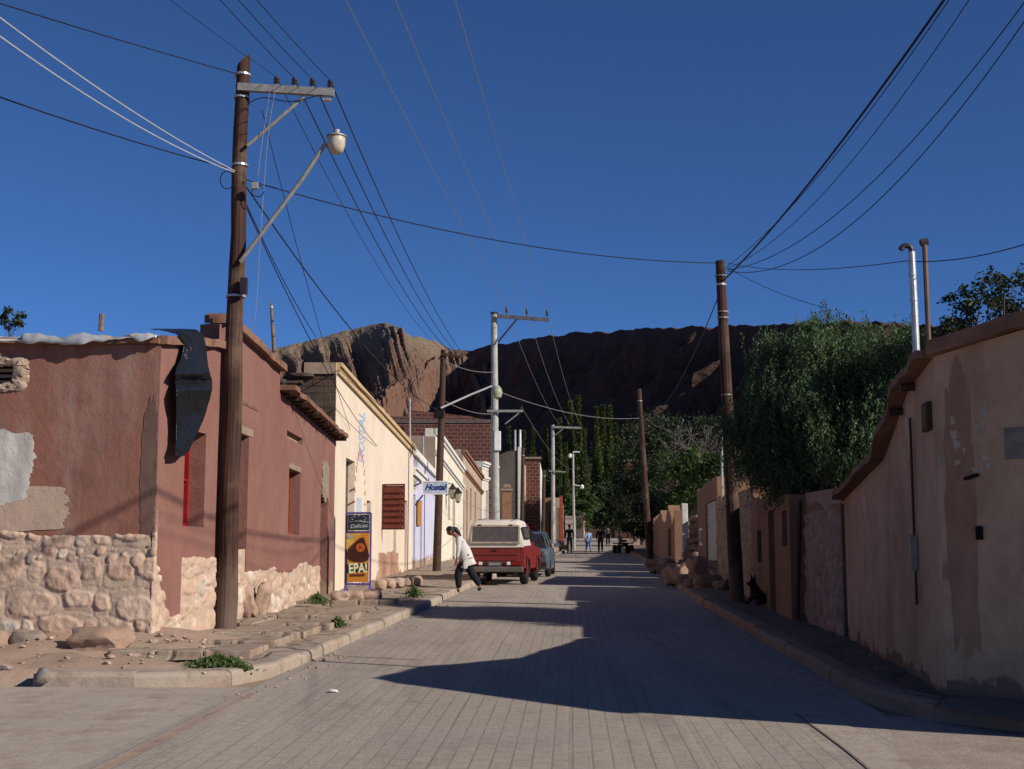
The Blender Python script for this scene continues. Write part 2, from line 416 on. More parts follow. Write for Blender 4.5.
# ================================================================== camera, light, sky
cam_d = bpy.data.cameras.new('camera'); cam = bpy.data.objects.new('camera', cam_d); C.objects.link(cam)
cam.location = (0, 0, EYE); cam.rotation_euler = (R(90) + PITCH, 0, 0)
cam_d.sensor_width = 36; cam_d.lens = 36 * F_PX / W; cam_d.clip_end = 12000; cam_d.clip_start = .1
sc = bpy.context.scene; sc.camera = cam
EL = R(28.5); SD = Vector((.886, -.463, 0)).normalized()
AZ = math.atan2(SD.x, SD.y)
wd = bpy.data.worlds.new('World'); sc.world = wd; wd.use_nodes = True
nt = wd.node_tree; bg = nt.nodes['Background']
sky = nt.nodes.new('ShaderNodeTexSky'); sky.sky_type = 'NISHITA'; sky.sun_disc = False
sky.sun_elevation = EL; sky.sun_rotation = AZ; sky.altitude = 5000; sky.air_density = 1.0; sky.dust_density = 0; sky.ozone_density = 10
nt.links.new(sky.outputs[0], bg.inputs[0]); bg.inputs[1].default_value = .088
sl = bpy.data.lights.new('sun', 'SUN'); sl.energy = 5; sl.angle = R(.53); sl.color = (1, .93, .83)
so = bpy.data.objects.new('sun', sl); C.objects.link(so)
ldir = -(Vector((SD.x * math.cos(EL), SD.y * math.cos(EL), math.sin(EL))))
so.rotation_euler = ldir.to_track_quat('-Z', 'Y').to_euler(); so.location = (20, -10, 30)
sc.view_settings.view_transform = 'Standard'; sc.view_settings.look = 'None'
sc.view_settings.gamma = 1; sc.view_settings.use_curve_mapping = False
sc.view_settings.exposure = .16
sc.cycles.max_bounces = 5; sc.cycles.diffuse_bounces = 2; sc.cycles.transparent_max_bounces = 4
sc.cycles.use_adaptive_sampling = True

# ================================================================== ground, road, kerbs
def frange(a, b, n): return [a + (b - a) * i / n for i in range(n + 1)]
xs = [-3000, -1500, -600, -200, -60] + frange(-30, 30, 24) + [60, 200, 600, 1500, 3000]
ys = [-400, -60] + frange(0, 180, 60) + [220, 260, 320, 400, 500, 700, 1000, 1500, 2500, 5000]
vs = [(x, y, gz(y) - (.02 if abs(x) < 40 else 0) - .004) for y in ys for x in xs]
nx = len(xs)
fs = [(j * nx + i, j * nx + i + 1, (j + 1) * nx + i + 1, (j + 1) * nx + i) for j in range(len(ys) - 1) for i in range(nx - 1)]
struct(mk('ground', vs, fs, M['dirt']))

def strip(name, left, right, ylist, off, mat, n=6, amp=.0, sc_=1.):
    vs = []; fs = []
    for y in ylist:
        a, b = left(y), right(y)
        for i in range(n + 1):
            x = lerp(a, b, i / n)
            e = min(i, n - i) / n
            vs.append((x, y, gz(y) + off + amp * (noise.noise(Vector((x, y, 3)) * sc_) + .5) * (1 if 0 < i < n else .3)))
    for j in range(len(ylist) - 1):
        for i in range(n):
            q = j * (n + 1) + i; fs.append((q, q + 1, q + n + 2, q + n + 1))
    return mk(name, vs, fs, mat, smooth=True)
yroad = frange(11.8, 60, 80) + frange(62, 165, 50)
LX = lambda y: interp([(-20, -2.6), (0, -2.6), (8, -3.0), (14.6, -2.6)], y) if y < 14.6 else lk(y)
RX = lambda y: interp([(-20, 2.0), (0, 2.0), (8, 2.3), (11.8, 3.2)], y) if y < 11.8 else rk(y)
struct(strip('road', LX, RX, frange(-20, 11.5, 30) + yroad, .004, M['road'], 16))
struct(strip('side_street', lambda y: -30, lambda y: LX(y) - .001, frange(-20, 13.9, 30), .002, M['concrete'], 20, .012, .6))
struct(strip('side_road', lambda y: RX(y) + .001, lambda y: 30, frange(-20, 11.8, 30), .002, M['gravel'], 20, .012, .6))
# gutters: concrete strips with a dark joint
def ribbon(name, pts, w, off, mat):
    vs = []; fs = []
    for i, p in enumerate(pts):
        a = Vector(pts[max(i - 1, 0)]); b = Vector(pts[min(i + 1, len(pts) - 1)])
        t = (b - a).normalized(); n = Vector((-t.y, t.x))
        for s in (-.5, .5):
            q = Vector(p) + n * w * s * (1 + .25 * noise.noise(Vector((p[0] * 2, p[1] * 2, s))))
            vs.append((q.x, q.y, gz(q.y) + off))
        if i: k = 2 * i; fs.append((k - 2, k - 1, k + 1, k))
    return mk(name, vs, fs, mat)
def bez(pts, n=24):
    out = []
    for i in range(n + 1):
        t = i / n; q = [Vector(p) for p in pts]
        while len(q) > 1: q = [a.lerp(b, t) for a, b in zip(q, q[1:])]
        out.append(tuple(q[0]))
    return out
gpt = lambda px, py: (lambda d: None)
def onground(px, py, dz=0):
    d = ray(px, py); Y = 12.
    for _ in range(60):
        p = at(px, py, Y); Y += (p.z - gz(Y) - dz) * 6
    return at(px, py, Y)
gl = [onground(*p).xy.to_tuple() for p in ((252, 694), (215, 712), (170, 735), (115, 765), (40, 800))]
struct(ribbon('gutter_joint', bez(gl), .055, .010, M['dirt']))
gr = [onground(*p).xy.to_tuple() for p in ((795, 714), (835, 742), (870, 768), (900, 800))]
struct(ribbon('gutter_joint', bez(gr), .018, .011, simple('joint_dirt', (.19, .15, .12), .95)))
struct(ribbon('gutter', [(x + .16, y) for x, y in bez(gr)], .30, .009, M['concrete']))

def kerb(name, pts, w, h, side, mat, bl=1.0, seed=1):
    """row of kerb blocks; side=+1: body lies to the left of travel"""
    rnd = random.Random(seed)
    P = [Vector(p) for p in pts]
    seg = []; d = 0
    # resample
    res = [P[0]]; step = bl; acc = 0
    for a, b in zip(P, P[1:]):
        L = (b - a).length; pos = 0
        while acc + (L - pos) >= step:
            pos += step - acc; acc = 0; res.append(a.lerp(b, pos / L))
        acc += L - pos
    mb = MB()
    for i in range(len(res) - 1):
        a, b = res[i], res[i + 1]; t = (b - a).normalized(); n = Vector((-t.y, t.x)) * side
        a = a + t * .003; b = b - t * .003
        j = rnd.uniform(-.008, .008); hj = h + rnd.uniform(-.012, .012)
        prof = [(0, -.1), (0, hj - .05), (.02, hj - .015), (.05, hj), (w, hj + .004), (w, -.1)]
        vs = []
        for p in (a, b):
            for (o, z) in prof:
                q = p + n * (o + j); vs.append((q.x, q.y, gz(q.y) + z))
        k = len(prof)
        fs = [(i2, (i2 + 1) % k, k + (i2 + 1) % k, k + i2) for i2 in range(k)] + [tuple(range(k)), tuple(range(k, 2 * k))[::-1]]
        mb.add(vs, fs)
    return struct(mb.build(name, mat))
left_pts = bez([(-9.5, 13.9), (-5.5, 13.95), (-2.75, 13.9), (-2.72, 13.95), (-2.55, 15.3)], 30)
left_pts = [p for p in left_pts if p[0] > -5.0]
left_pts += [(lk(y), y) for y in frange(16, 96, 60)]
kerb('kerb', left_pts, .24, .14, 1, M['kerb'])
right_pts = bez([(9.5, 8.4), (6.2, 8.9), (4.1, 10.0), (3.2, 11.3), (3.25, 13.0)], 30) + [(rk(y), y) for y in frange(14, 110, 70)]
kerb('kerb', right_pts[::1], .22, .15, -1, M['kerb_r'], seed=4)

# left pavement, right pavement
FL = [(13.9, -4.4), (17, -4.47), (19.5, -4.17), (24, -4.16), (31.5, -4.13), (49, -3.6), (58, -3.3), (70, -2.54), (82, -1.82), (92, -1.0), (97, .4), (110, 2.6), (130, 5)]
FRt = [(9, 6.6), (12.1, 3.82), (18.3, 4.49), (21.5, 4.47), (28.4, 5.05), (40, 5.9), (58, 7.2), (80, 9.0), (110, 11)]
yl = frange(15.2, 60, 150) + frange(61, 110, 30)
struct(strip('pavement', lambda y: interp(FL, y) - .4, lambda y: lk(y) - .22, yl, .125, M['flags'], 14, .05, 1.6))
yr = frange(9.6, 60, 120) + frange(61, 110, 25)
RKK = lambda y: interp([(8.9, 6.4), (10.0, 4.5), (11.0, 3.62), (12.2, 3.4)], y) if y < 12.2 else rk(y) + .2
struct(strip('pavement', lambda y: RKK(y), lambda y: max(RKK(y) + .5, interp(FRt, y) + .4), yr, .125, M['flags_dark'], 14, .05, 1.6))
# raised stone slab step on the left pavement
mb = MB()
rnd = random.Random(3)
y = 15.6
while y < 26.5:
    L = rnd.uniform(1.0, 1.9); x1 = lk(y + L / 2) - .42 - rnd.uniform(0, .12); x0 = interp(FL, y + L / 2) - .15
    if not (21.9 < y < 24.6):
        n = 3
        ww = (x1 - x0) / n
        for k in range(n):
            mb.bbox(((x0 + ww * (k + .5)), y + L / 2, gz(y) + .145 + rnd.uniform(-.012, .012)), (ww - .008, L - .01, .17), .02, Matrix.Rotation(rnd.uniform(-.006, .006), 3, 'X') @ Matrix.Rotation(rnd.uniform(-.006, .006), 3, 'Z'))
    y += L
struct(mb.build('raised_pavement', M['flags'], smooth=False))
# dirt bank in front of the corner house
vs = []; fs = []
bx = frange(-14, -2.95, 44); by = frange(14.15, 17.3, 16)
for yy in by:
    for xx in bx:
        t = (yy - 14.15) / 3.15
        z = gz(yy) + .10 + .22 * t * min(1, max(.1, (-xx - 2.9) / 1.2)) + .09 * noise.noise(Vector((xx, yy, 0)) * 1.7) * min(1, t * 6) + .03 * noise.noise(Vector((xx, yy, 0)) * 6)
        vs.append((xx, yy, z if yy > 14.2 or xx < -5 else gz(yy) + .1))
    if yy == by[0]: vs[-len(bx):] = [(a_, b_, gz(14) - .05) for a_, b_, _ in vs[-len(bx):]]
n = len(bx)
fs = [(j * n + i, j * n + i + 1, (j + 1) * n + i + 1, (j + 1) * n + i) for j in range(len(by) - 1) for i in range(n - 1)]
struct(mk('dirt_bank', vs, fs, M['dirt'], smooth=True))

# pebbles and crumbs of plaster strewn over the dirt bank
mb = MB(); rnd = random.Random(77)
for k in range(190):
    x = rnd.uniform(-8, -3.0); y = rnd.uniform(14.2, 17.0) if rnd.random() < .7 else rnd.uniform(16.2, 17.0); s_ = abs(rnd.gauss(0, .022)) + .012
    t_ = (y - 14.15) / 3.15; z = gz(y) + .10 + .22 * t_ * min(1, max(.1, (-x - 2.9) / 1.2)) + .09 * noise.noise(Vector((x, y, 0)) * 1.7) * min(1, t_ * 6)
    mb.stone((x, y, z + s_ * .3), (s_ * 2, s_ * 1.5, s_), Matrix.Rotation(k, 3, 'Z'), seed=k, sub=1)
for k in range(160):
    y = rnd.uniform(12.5, 30); x = LX(y) + abs(rnd.gauss(0, .25)) + .02 if rnd.random() < .6 else RX(y) - abs(rnd.gauss(0, .3)) - .02; s_ = abs(rnd.gauss(0, .012)) + .008
    mb.stone((x, y, gz(y) + .006 + s_ * .3), (s_ * 2, s_ * 1.5, s_), Matrix.Rotation(k, 3, 'Z'), seed=k, sub=1)
o = mb.build('pebbles', M['stones']); tag(o, 'small pebbles and crumbs strewn over the dirt and along the kerbs', 'pebbles', kind='stuff')

# ================================================================== mountain
ridge = [(-900, 470, 900), (-300, 430, 900), (150, 392, 900), (240, 362, 920), (275, 348, 940), (300, 342, 950), (330, 334, 950), (352, 329, 950), (370, 324, 940), (385, 322, 930), (398, 328, 930), (412, 337, 940), (430, 339, 960), (448, 349, 980), (470, 351, 960), (490, 345, 880), (520, 341, 800), (545, 336, 740), (580, 333, 680), (640, 329, 600), (700, 327, 530), (760, 325, 480), (800, 323, 450), (860, 323, 410), (960, 328, 370), (1100, 340, 340), (1500, 380, 300), (2400, 420, 260)]
RP = []
for (a, b) in zip(ridge, ridge[1:]):
    n = max(3, int(abs(b[0] - a[0]) / 2.2)) if -50 < a[0] < 1100 else 20
    for i in range(n):
        t = i / n; px, py, Y = (lerp(a[k], b[k], t) for k in range(3))
        RP.append((at(px, py, Y), px))
vs = []; fs = []
NT_ = 90
def fbm(p, o=5):
    s = 0; a = 1; f = 1
    for _ in range(o): s += a * noise.noise(p * f); a *= .5; f *= 2.1
    return s
for i, (p, px) in enumerate(RP):
    a = RP[max(i - 6, 0)][0]; b = RP[min(i + 6, len(RP) - 1)][0]
    t = (b - a); t.z = 0; t.normalize()
    nr = Vector((t.y, -t.x, 0))
    if nr.y > 0: nr = -nr
    lit = 1 - min(1, max(0, (px - 430) / 60))
    top = p.z + 3.5 * fbm(Vector((px * .06, 0, 0)), 4) * (1 if lit else .5)
    for j in range(-12, NT_ + 1):
        if j < 0:
            s = -j / 12; q = Vector((p.x, p.y, top)) - nr * s * 260; q.z = top - s * s * 110 - s * 20; vs.append(q); continue
        s = j / NT_
        hgt = top * (1 - s) ** 1.0
        prof = lerp(.55, 1.05, lit) * (top * s) + (s ** 3) * 120
        q = Vector((p.x, p.y, 0)) + nr * prof
        sx = px * .028
        # big right-leaning ribs with gullies
        rib = abs(noise.noise(Vector((sx * 1.7 + s * 1.6, s * .8, 0)))) ** .8
        rib2 = abs(noise.noise(Vector((sx * 4.6 + s * 2.4, s * 1.4, 4))))
        amp = (math.sin(min(1, s * 1.6) * math.pi / 2)) * lerp(30, 110, lit)
        q += nr * ((rib - .25) * amp + (rib2 - .2) * amp * .45 + fbm(Vector((px * .11, s * 7, 2)), 4) * 7 * min(1, s * 6))
        q.z = max(hgt + fbm(Vector((px * .05, s * 6, 8)), 4) * 5 * min(1, s * 8), 0) if s < 1 else -4
        vs.append(q)
m = NT_ + 13
for i in range(len(RP) - 1):
    for j in range(m - 1):
        # reorder: first 12 entries are the back slope from crest outwards
        fs.append((i * m + j, (i + 1) * m + j, (i + 1) * m + j + 1, i * m + j + 1))
keepf = [f for f in fs if not (160 < RP[f[0] // m][1] < 436)]
struct(mk('mountain', vs, keepf, M['rock_painted_shade'], smooth=False))
# the eroded red massif left of the cliff: a height field with ribs and gullies running down from the crest
rt_ = [(px, at(px, py, Y).z) for px, py, Y in ridge[2:]]
ry_ = [(px, Y) for px, py, Y in ridge[2:]]
CR = [(140, 0), (170, 22), (182, 2), (205, 26), (222, 2), (243, 26), (256, 2), (268, 20), (275, 3), (286, 24), (295, 2), (309, 30), (320, 4), (331, 26), (343, 2), (352, 8), (386, 62), (398, 50), (424, 4), (430, 6), (446, 34), (462, 4), (520, 0)]
vs = []; fs = []
cols_ = frange(140, 530, 300); ds_ = frange(-.25, 1.0, 170)
for px in cols_:
    Yr = interp(ry_, px); Ht = interp(rt_, px) * (1 if px < 488 else max(0, 1 - (px - 488) / 26)); 
    for d in ds_:
        y_ = Yr - 300 * d; x_ = (px - 512) / F_PX * (Yr + .35 * (y_ - Yr))
        if d < 0: z_ = Ht * (1 + d * 2.2)
        else:
            z_ = Ht * (1 - d) ** 1.12
            w_ = min(1, d * 4.5) * min(1, (1 - d) * 2)
            wx = px - 95 * d + 7 * noise.noise(Vector((px * .03, d * 5, 2))) + 1.3 * noise.noise(Vector((px * .1, d * 14, 2)))
            P_h = interp(CR, wx)
            spur = interp([(440, 0), (482, 52), (494, 46), (512, 0)], px + 180 * (d - .05)) * (1 if d > .06 else 0) * min(1, max(0, d - .06) * 8)
            small = 9 * (1 - 2 * abs(noise.noise(Vector((wx * .16, d * 2.2, 5))))) + 5 * (1 - 2 * abs(noise.noise(Vector((wx * .4, d * 5, 9)))))
            z_ += w_ * (max(P_h, spur) * .52 - 5 + small * .4) + 1.8 * fbm(Vector((x_ * .05, y_ * .05, 3)), 4) * min(1, .3 + d * 5)
        z_ += 1.2 * fbm(Vector((px * .09, 3, 0)), 3) * (1 if d < .03 else 0)
        vs.append((x_, y_, max(z_, 2)))
mm = len(ds_)
fs = [(i * mm + j, i * mm + j + 1, (i + 1) * mm + j + 1, (i + 1) * mm + j) for i in range(len(cols_) - 1) for j in range(mm - 1)]
struct(mk('mountain', vs, fs, M['rock'], smooth=False))
# ================================================================== walls and buildings
class Plane:
    """vertical plane through plan points p0 -> p1"""
    def __init__(s, p0, p1):
        s.p0 = Vector(p0); s.p1 = Vector(p1); s.L = (s.p1 - s.p0).length; s.t = (s.p1 - s.p0) / s.L
        s.n = Vector((s.t.y, -s.t.x))           # outward = right of travel
    def hit(s, px, py):
        d = ray(px, py); D = Vector((d.x, d.y))
        # p0 + t u = D k
        det = s.t.x * (-D.y) + D.x * s.t.y
        u = (-s.p0.x * -D.y + -D.x * s.p0.y) / det if False else None
        a, b, c, e = s.t.x, -D.x, s.t.y, -D.y
        dt = a * e - b * c
        u = (-s.p0.x * e + b * s.p0.y) / dt
        k = (a * -s.p0.y + c * s.p0.x) / dt
        return u, EYE + d.z * k
    def pt(s, u, z, o=0.): q = s.p0 + s.t * u + s.n * o; return Vector((q.x, q.y, z))
    def M(s):  # columns: along, outward, up
        return Matrix(((s.t.x, s.n.x, 0), (s.t.y, s.n.y, 0), (0, 0, 1)))

def wall_front(pl, zt, ops, rev=.28, thick=.45, drop=.3, jag=.0, step=.45, u0=0, u1=None):
    """front face with holes, jambs, plus top/back/end faces so that the wall is solid. zt: function of u"""
    mb = MB(); L = u1 if u1 is not None else pl.L
    us = {u0, L}
    for (a, b, c, d) in ops: us |= {a, b}
    us = sorted(us); full = []
    for a, b in zip(us, us[1:]):
        n = max(1, int((b - a) / step)); full += [lerp(a, b, i / n) for i in range(n)]
    full.append(us[-1]); us = full
    base = lambda u: gz(pl.pt(u, 0).y) - drop
    zs = sorted({z for o in ops for z in (o[2], o[3])})
    zl = []
    for a, b in zip([None] + zs, zs + [None]): pass
    def row(u):
        b, t = base(u), zt(u) + jag * noise.noise(Vector((u * 1.4, pl.p0.y, 1))) * 2
        return [b] + [min(max(z, b + .01), t - .01) for z in zs] + [t]
    nz = len(zs) + 2; n0 = len(mb.v); vs = []
    for u in us: vs += [pl.pt(u, z) for z in row(u)]
    nU = len(us)
    for u in us: vs += [pl.pt(u, z, -thick) for z in (row(u)[0], row(u)[-1])]
    fs = []
    for i in range(nU - 1):
        um = (us[i] + us[i + 1]) / 2
        for j in range(nz - 1):
            if 0 < j < nz - 2:
                zm = (zs[j - 1] + zs[j]) / 2
                if any(a - 1e-6 < um < b + 1e-6 and c < zm < d for a, b, c, d in ops): continue
            fs.append((i * nz + j, (i + 1) * nz + j, (i + 1) * nz + j + 1, i * nz + j + 1))
        k = nU * nz + 2 * i
        fs.append((i * nz + nz - 1, (i + 1) * nz + nz - 1, k + 3, k + 1))       # top
        fs.append((k, k + 1, k + 3, k + 2))                                     # back
    k = nU * nz
    fs.append(tuple([j for j in range(nz)] + [k + 1, k]))
    k2 = nU * nz + 2 * (nU - 1); q = (nU - 1) * nz
    fs.append(tuple([q + j for j in range(nz)][::-1] + [k2, k2 + 1]))
    mb.add(vs, fs)
    for (a, b, c, d) in ops:
        P = lambda u, z, o: pl.pt(u, z, o)
        v = [P(a, c, 0), P(b, c, 0), P(b, d, 0), P(a, d, 0), P(a, c, -rev), P(b, c, -rev), P(b, d, -rev), P(a, d, -rev)]
        mb.add(v, [(0, 4, 7, 3), (1, 2, 6, 5), (3, 7, 6, 2), (0, 1, 5, 4)])
    return mb

def pxop(pl, x0, y0, x1, y1):
    """opening from pixels: left-top .. right-bottom measured at the nearer edge"""
    ua, _ = pl.hit(x0, (y0 + y1) / 2); ub, _ = pl.hit(x1, (y0 + y1) / 2)
    if ua > ub: ua, ub = ub, ua
    xe = x0 if pl.pt(pl.hit(x0, y0)[0], 0).y < pl.pt(pl.hit(x1, y0)[0], 0).y else x1
    z1 = pl.hit(xe, y0)[1]; z0 = pl.hit(xe, y1)[1]
    return (ua, ub, z0, z1)

def slab(pl, u0, u1, z0, z1, o0, o1, mb=None, nseg=1, zfun=None, bev=0):
    mb = mb or MB()
    for i in range(nseg):
        a = lerp(u0, u1, i / nseg); b = lerp(u0, u1, (i + 1) / nseg)
        za = zfun(a) if zfun else 0; zb = zfun(b) if zfun else 0
        v = [pl.pt(a, z0 + za, o0), pl.pt(b, z0 + zb, o0), pl.pt(b, z1 + zb, o0), pl.pt(a, z1 + za, o0), pl.pt(a, z0 + za, o1), pl.pt(b, z0 + zb, o1), pl.pt(b, z1 + zb, o1), pl.pt(a, z1 + za, o1)]
        mb.add(v, [(0, 1, 2, 3), (4, 7, 6, 5), (0, 4, 5, 1), (3, 2, 6, 7), (0, 3, 7, 4), (1, 5, 6, 2)])
    return mb

def door(pl, op, parent, mat, frame=None, rev=.22, name='door', panels=True, handle=True):
    a, b, c, d = op; w = b - a; h = d - c
    mb = slab(pl, a + .002, b - .002, c, d - .002, -rev - .06, -rev)
    n = max(2, int(w / .16))
    for i in range(n):
        mb = slab(pl, a + .06 + (w - .12) * i / n + .008, a + .06 + (w - .12) * (i + 1) / n - .008, c + .05, d - .08, -rev, -rev + .018, mb)
    o = mb.build(name, mat, parent)
    f = slab(pl, a + .003, a + .07, c, d - .003, -rev, -rev + .05); slab(pl, b - .07, b - .003, c, d - .003, -rev, -rev + .05, f); slab(pl, a + .07, b - .07, d - .075, d - .003, -rev, -rev + .049, f)
    fo = f.build('frame', frame or mat, o)
    if handle:
        hb = MB().bbox(pl.pt(b - .13, c + min(1.0, h * .5), -rev + .05), (.03, .06, .12), .01, pl.M()); hb.build('handle', M['steelgrey'], o)
    return o
def window(pl, op, parent, fmat, rev=.22, bars=1, rows=2, name='window', gm=None):
    a, b, c, d = op
    f = MB()
    for (x0, x1, z0, z1) in ((a + .003, a + .06, c + .003, d - .003), (b - .06, b - .003, c + .003, d - .003), (a + .06, b - .06, c + .003, c + .06), (a + .06, b - .06, d - .06, d - .003)):
        slab(pl, x0, x1, z0, z1, -rev, -rev + .05, f)
    for k in range(1, bars + 1):
        x = lerp(a, b, k / (bars + 1)); slab(pl, x - .02, x + .02, c + .06, d - .06, -rev + .003, -rev + .045, f)
    for k in range(1, rows):
        z = lerp(c, d, k / rows); slab(pl, a + .06, b - .06, z - .015, z + .015, -rev + .006, -rev + .04, f)
    o = f.build(name, fmat, parent)
    slab(pl, a + .003, b - .003, c + .003, d - .003, -rev - .02, -rev - .003).build('pane', gm or M['glass'], o)
    return o
def stoneRelief():
    t = NT('bedded_rubble_masonry')
    at_ = t.new('ShaderNodeAttribute', attribute_name='stonecol')
    n = t.noise(7, 6, .65); v = t.noise(30, 5, .65)
    c = t.mix(t.math('MULTIPLY', t.ramp(n, .4, .7), .45), at_.outputs['Color'], (.46, .33, .25))
    c = t.mix(t.math('MULTIPLY', t.ramp(v, .54, .75), .5), c, (.16, .11, .085))
    return t.out(c, .92, t.bump(v, .6, .012, t.bump(n, .6, .03)))
M['relief'] = stoneRelief()
COLS = [(.50, .35, .255), (.44, .34, .275), (.55, .40, .30), (.42, .27, .20), (.60, .50, .41), (.48, .33, .24), (.40, .35, .29), (.52, .38, .28), (.47, .31, .225), (.45, .32, .24), (.50, .36, .265)]
def footing(pl, u0, u1, zt, parent, mat=None, seed=1, smin=.14, smax=.42, out=.045, base=-.1, name='stone_footing', res=.022, dark=1., upright=0.):
    """rubble masonry bedded in mud: one relief surface, stones standing a little proud of the bed"""
    rnd = random.Random(seed); S = []
    g0 = gz(pl.pt((u0 + u1) / 2, 0).y); zmax = max(zt(u0), zt(u1), zt((u0 + u1) / 2)) - g0 + .3
    zb = base - .1
    while zb < zmax:
        h = rnd.uniform(smin, smax) * .85; u = u0 - .1 + rnd.uniform(0, .15)
        while u < u1 + .15:
            hh = h * rnd.uniform(.45, 1.2); w = hh * (rnd.uniform(.8, 1.9) if rnd.random() > upright else rnd.uniform(.45, .8))
            S.append((u + w / 2, zb + h / 2 + rnd.uniform(-.09, .09), w * .49 * rnd.uniform(.7, 1.08), hh * .47 * rnd.uniform(.8, 1.05), rnd.uniform(.45, 1.), rnd.choice(COLS), rnd.uniform(-.35, .35), rnd.uniform(2.0, 3.2)))
            u += w * 1.02
        zb += h * .96
    cell = .35; grid = {}
    for k, st_ in enumerate(S):
        for a in range(int((st_[0] - .55) // cell), int((st_[0] + .55) // cell) + 1):
            for b in range(int((st_[1] - .45) // cell), int((st_[1] + .45) // cell) + 1): grid.setdefault((a, b), []).append(k)
    nu = max(2, int((u1 - u0) / res)); nz_ = int((zmax - base) / res); vs = []; cols = []
    mort = (.44 * dark, .325 * dark, .245 * dark)
    for i in range(nu + 1):
        u = lerp(u0, u1, i / nu); g = gz(pl.pt(u, 0).y); zl = zt(u) - g + .05 * noise.noise(Vector((u * 1.6, seed, 0))) + .02 * noise.noise(Vector((u * 12, seed, 0)))
        for j in range(nz_ + 1):
            z = base + j * res
            uu = u + .03 * noise.noise(Vector((u * 6, z * 6, seed))); zz = z + .03 * noise.noise(Vector((u * 6, z * 6, seed + 9)))
            b1, b2, bk = 9, 9, None
            for k in grid.get((int(uu // cell), int(zz // cell)), ()):
                st_ = S[k]; dx = uu - st_[0]; dz = zz - st_[1]; dx += dz * st_[6]
                d = (abs(dx / st_[2]) ** st_[7] + abs(dz / st_[3]) ** st_[7]) ** (1 / st_[7])
                if d < b1: b2 = b1; b1 = d; bk = st_
                elif d < b2: b2 = d
            edge_ = min(1 - b1, (b2 - b1) * .6) if bk else -1
            hgt = .012 + .010 * noise.noise(Vector((u * 5, z * 5, seed + 3)))
            if edge_ > 0:
                f = min(1, edge_ / .22) ; hgt += out * bk[4] * (1 - (1 - f) ** 2) + .012 * noise.noise(Vector((u * 11, z * 11, seed + bk[4]))) + .006 * noise.noise(Vector((u * 30, z * 30, seed)))
                k_ = min(1, edge_ / .06); c = tuple(lerp(mort[q], bk[5][q] * dark, k_) for q in range(3))
            else:
                c = mort; hgt -= .008 * (1 if b2 - b1 < .15 else 0)
            fade = min(1, max(0, (zl - z) / .035)); fu = min(1, (min(u - u0, u1 - u) + .005) / .02) if upright >= 0 else 1
            vs.append(pl.pt(u, g + z, lerp(-.02, hgt, min(fade, fu)))); cols.append((*c, 1))
    m_ = nz_ + 1
    fs = [(i * m_ + j, (i + 1) * m_ + j, (i + 1) * m_ + j + 1, i * m_ + j + 1) for i in range(nu) for j in range(nz_) if vs[i * m_ + j] is not None]
    o = mk(name, vs, fs, M['relief'], parent, True)
    ca = o.data.color_attributes.new('stonecol', 'FLOAT_COLOR', 'POINT')
    ca.data.foreach_set('color', [q for c in cols for q in c])
    return o
def box_body(pts, z0, z1s, mat, name, parent):
    """plain closed block behind a facade: pts plan polygon, z1s heights"""
    n = len(pts)
    v = [(p[0], p[1], z0) for p in pts] + [(p[0], p[1], z) for p, z in zip(pts, z1s)]
    f = [tuple(range(n))[::-1], tuple(range(n, 2 * n))] + [(i, (i + 1) % n, n + (i + 1) % n, n + i) for i in range(n)]
    mb = MB().add(v, f); return mb.build(name, mat, parent)
def irregular(pl, cu, cz, ru, rz, o0, o1, seed, n=140, rough=.3, inner=None):
    """irregular flat patch with a small thickness"""
    pts = []
    for k in range(n):
        w = 2 * math.pi * k / n
        cs, sn = math.cos(w), math.sin(w); m = max(abs(cs), abs(sn)) ** .6
        r = (1 + rough * noise.noise(Vector((cs * 1.5, sn * 1.5, seed))) + rough * .5 * noise.noise(Vector((cs * 5, sn * 5, seed))) + rough * .3 * noise.noise(Vector((cs * 14, sn * 14, seed))) + rough * .06 * noise.noise(Vector((cs * 40, sn * 40, seed)))) / m
        pts.append((cu + ru * r * cs, cz + rz * r * sn))
    mb = MB(); mb.prism([pl.pt(u, z, 0) for u, z in pts], Vector((pl.n.x, pl.n.y, 0)) * o0, Vector((pl.n.x, pl.n.y, 0)) * o1)
    return mb

P_ = lambda px, Y: (at(px, 500, Y).x, Y)
# ---- corner house, left
hA = thing('adobe_house', 'corner house in peeling dark red render over a rubble base, plastic hanging from its roof', 'house', (-4.47, 17, gz(17)))
plA = Plane((-16, 17.35), (-4.47, 17))
plC = Plane((-4.47, 17), (-4.17, 19.5))
ztA = lambda u: plA.hit(150, 343)[1] + .02 * math.sin(u)
opA = pxop(plA, -14, 362, 19, 386); opA = (opA[0], opA[1], opA[2], opA[3])
wall_front(plA, ztA, [opA], rev=.4).build('wall', M['red'], hA)
mA = plaster('bare_adobe_edge', (.34, .25, .18), (.40, .31, .24), amp=.8)
slab(plA, opA[0] - .1, opA[1] + .1, opA[2] - .1, opA[3] + .1, -.46, -.42).build('hole_back', M['black'], hA)
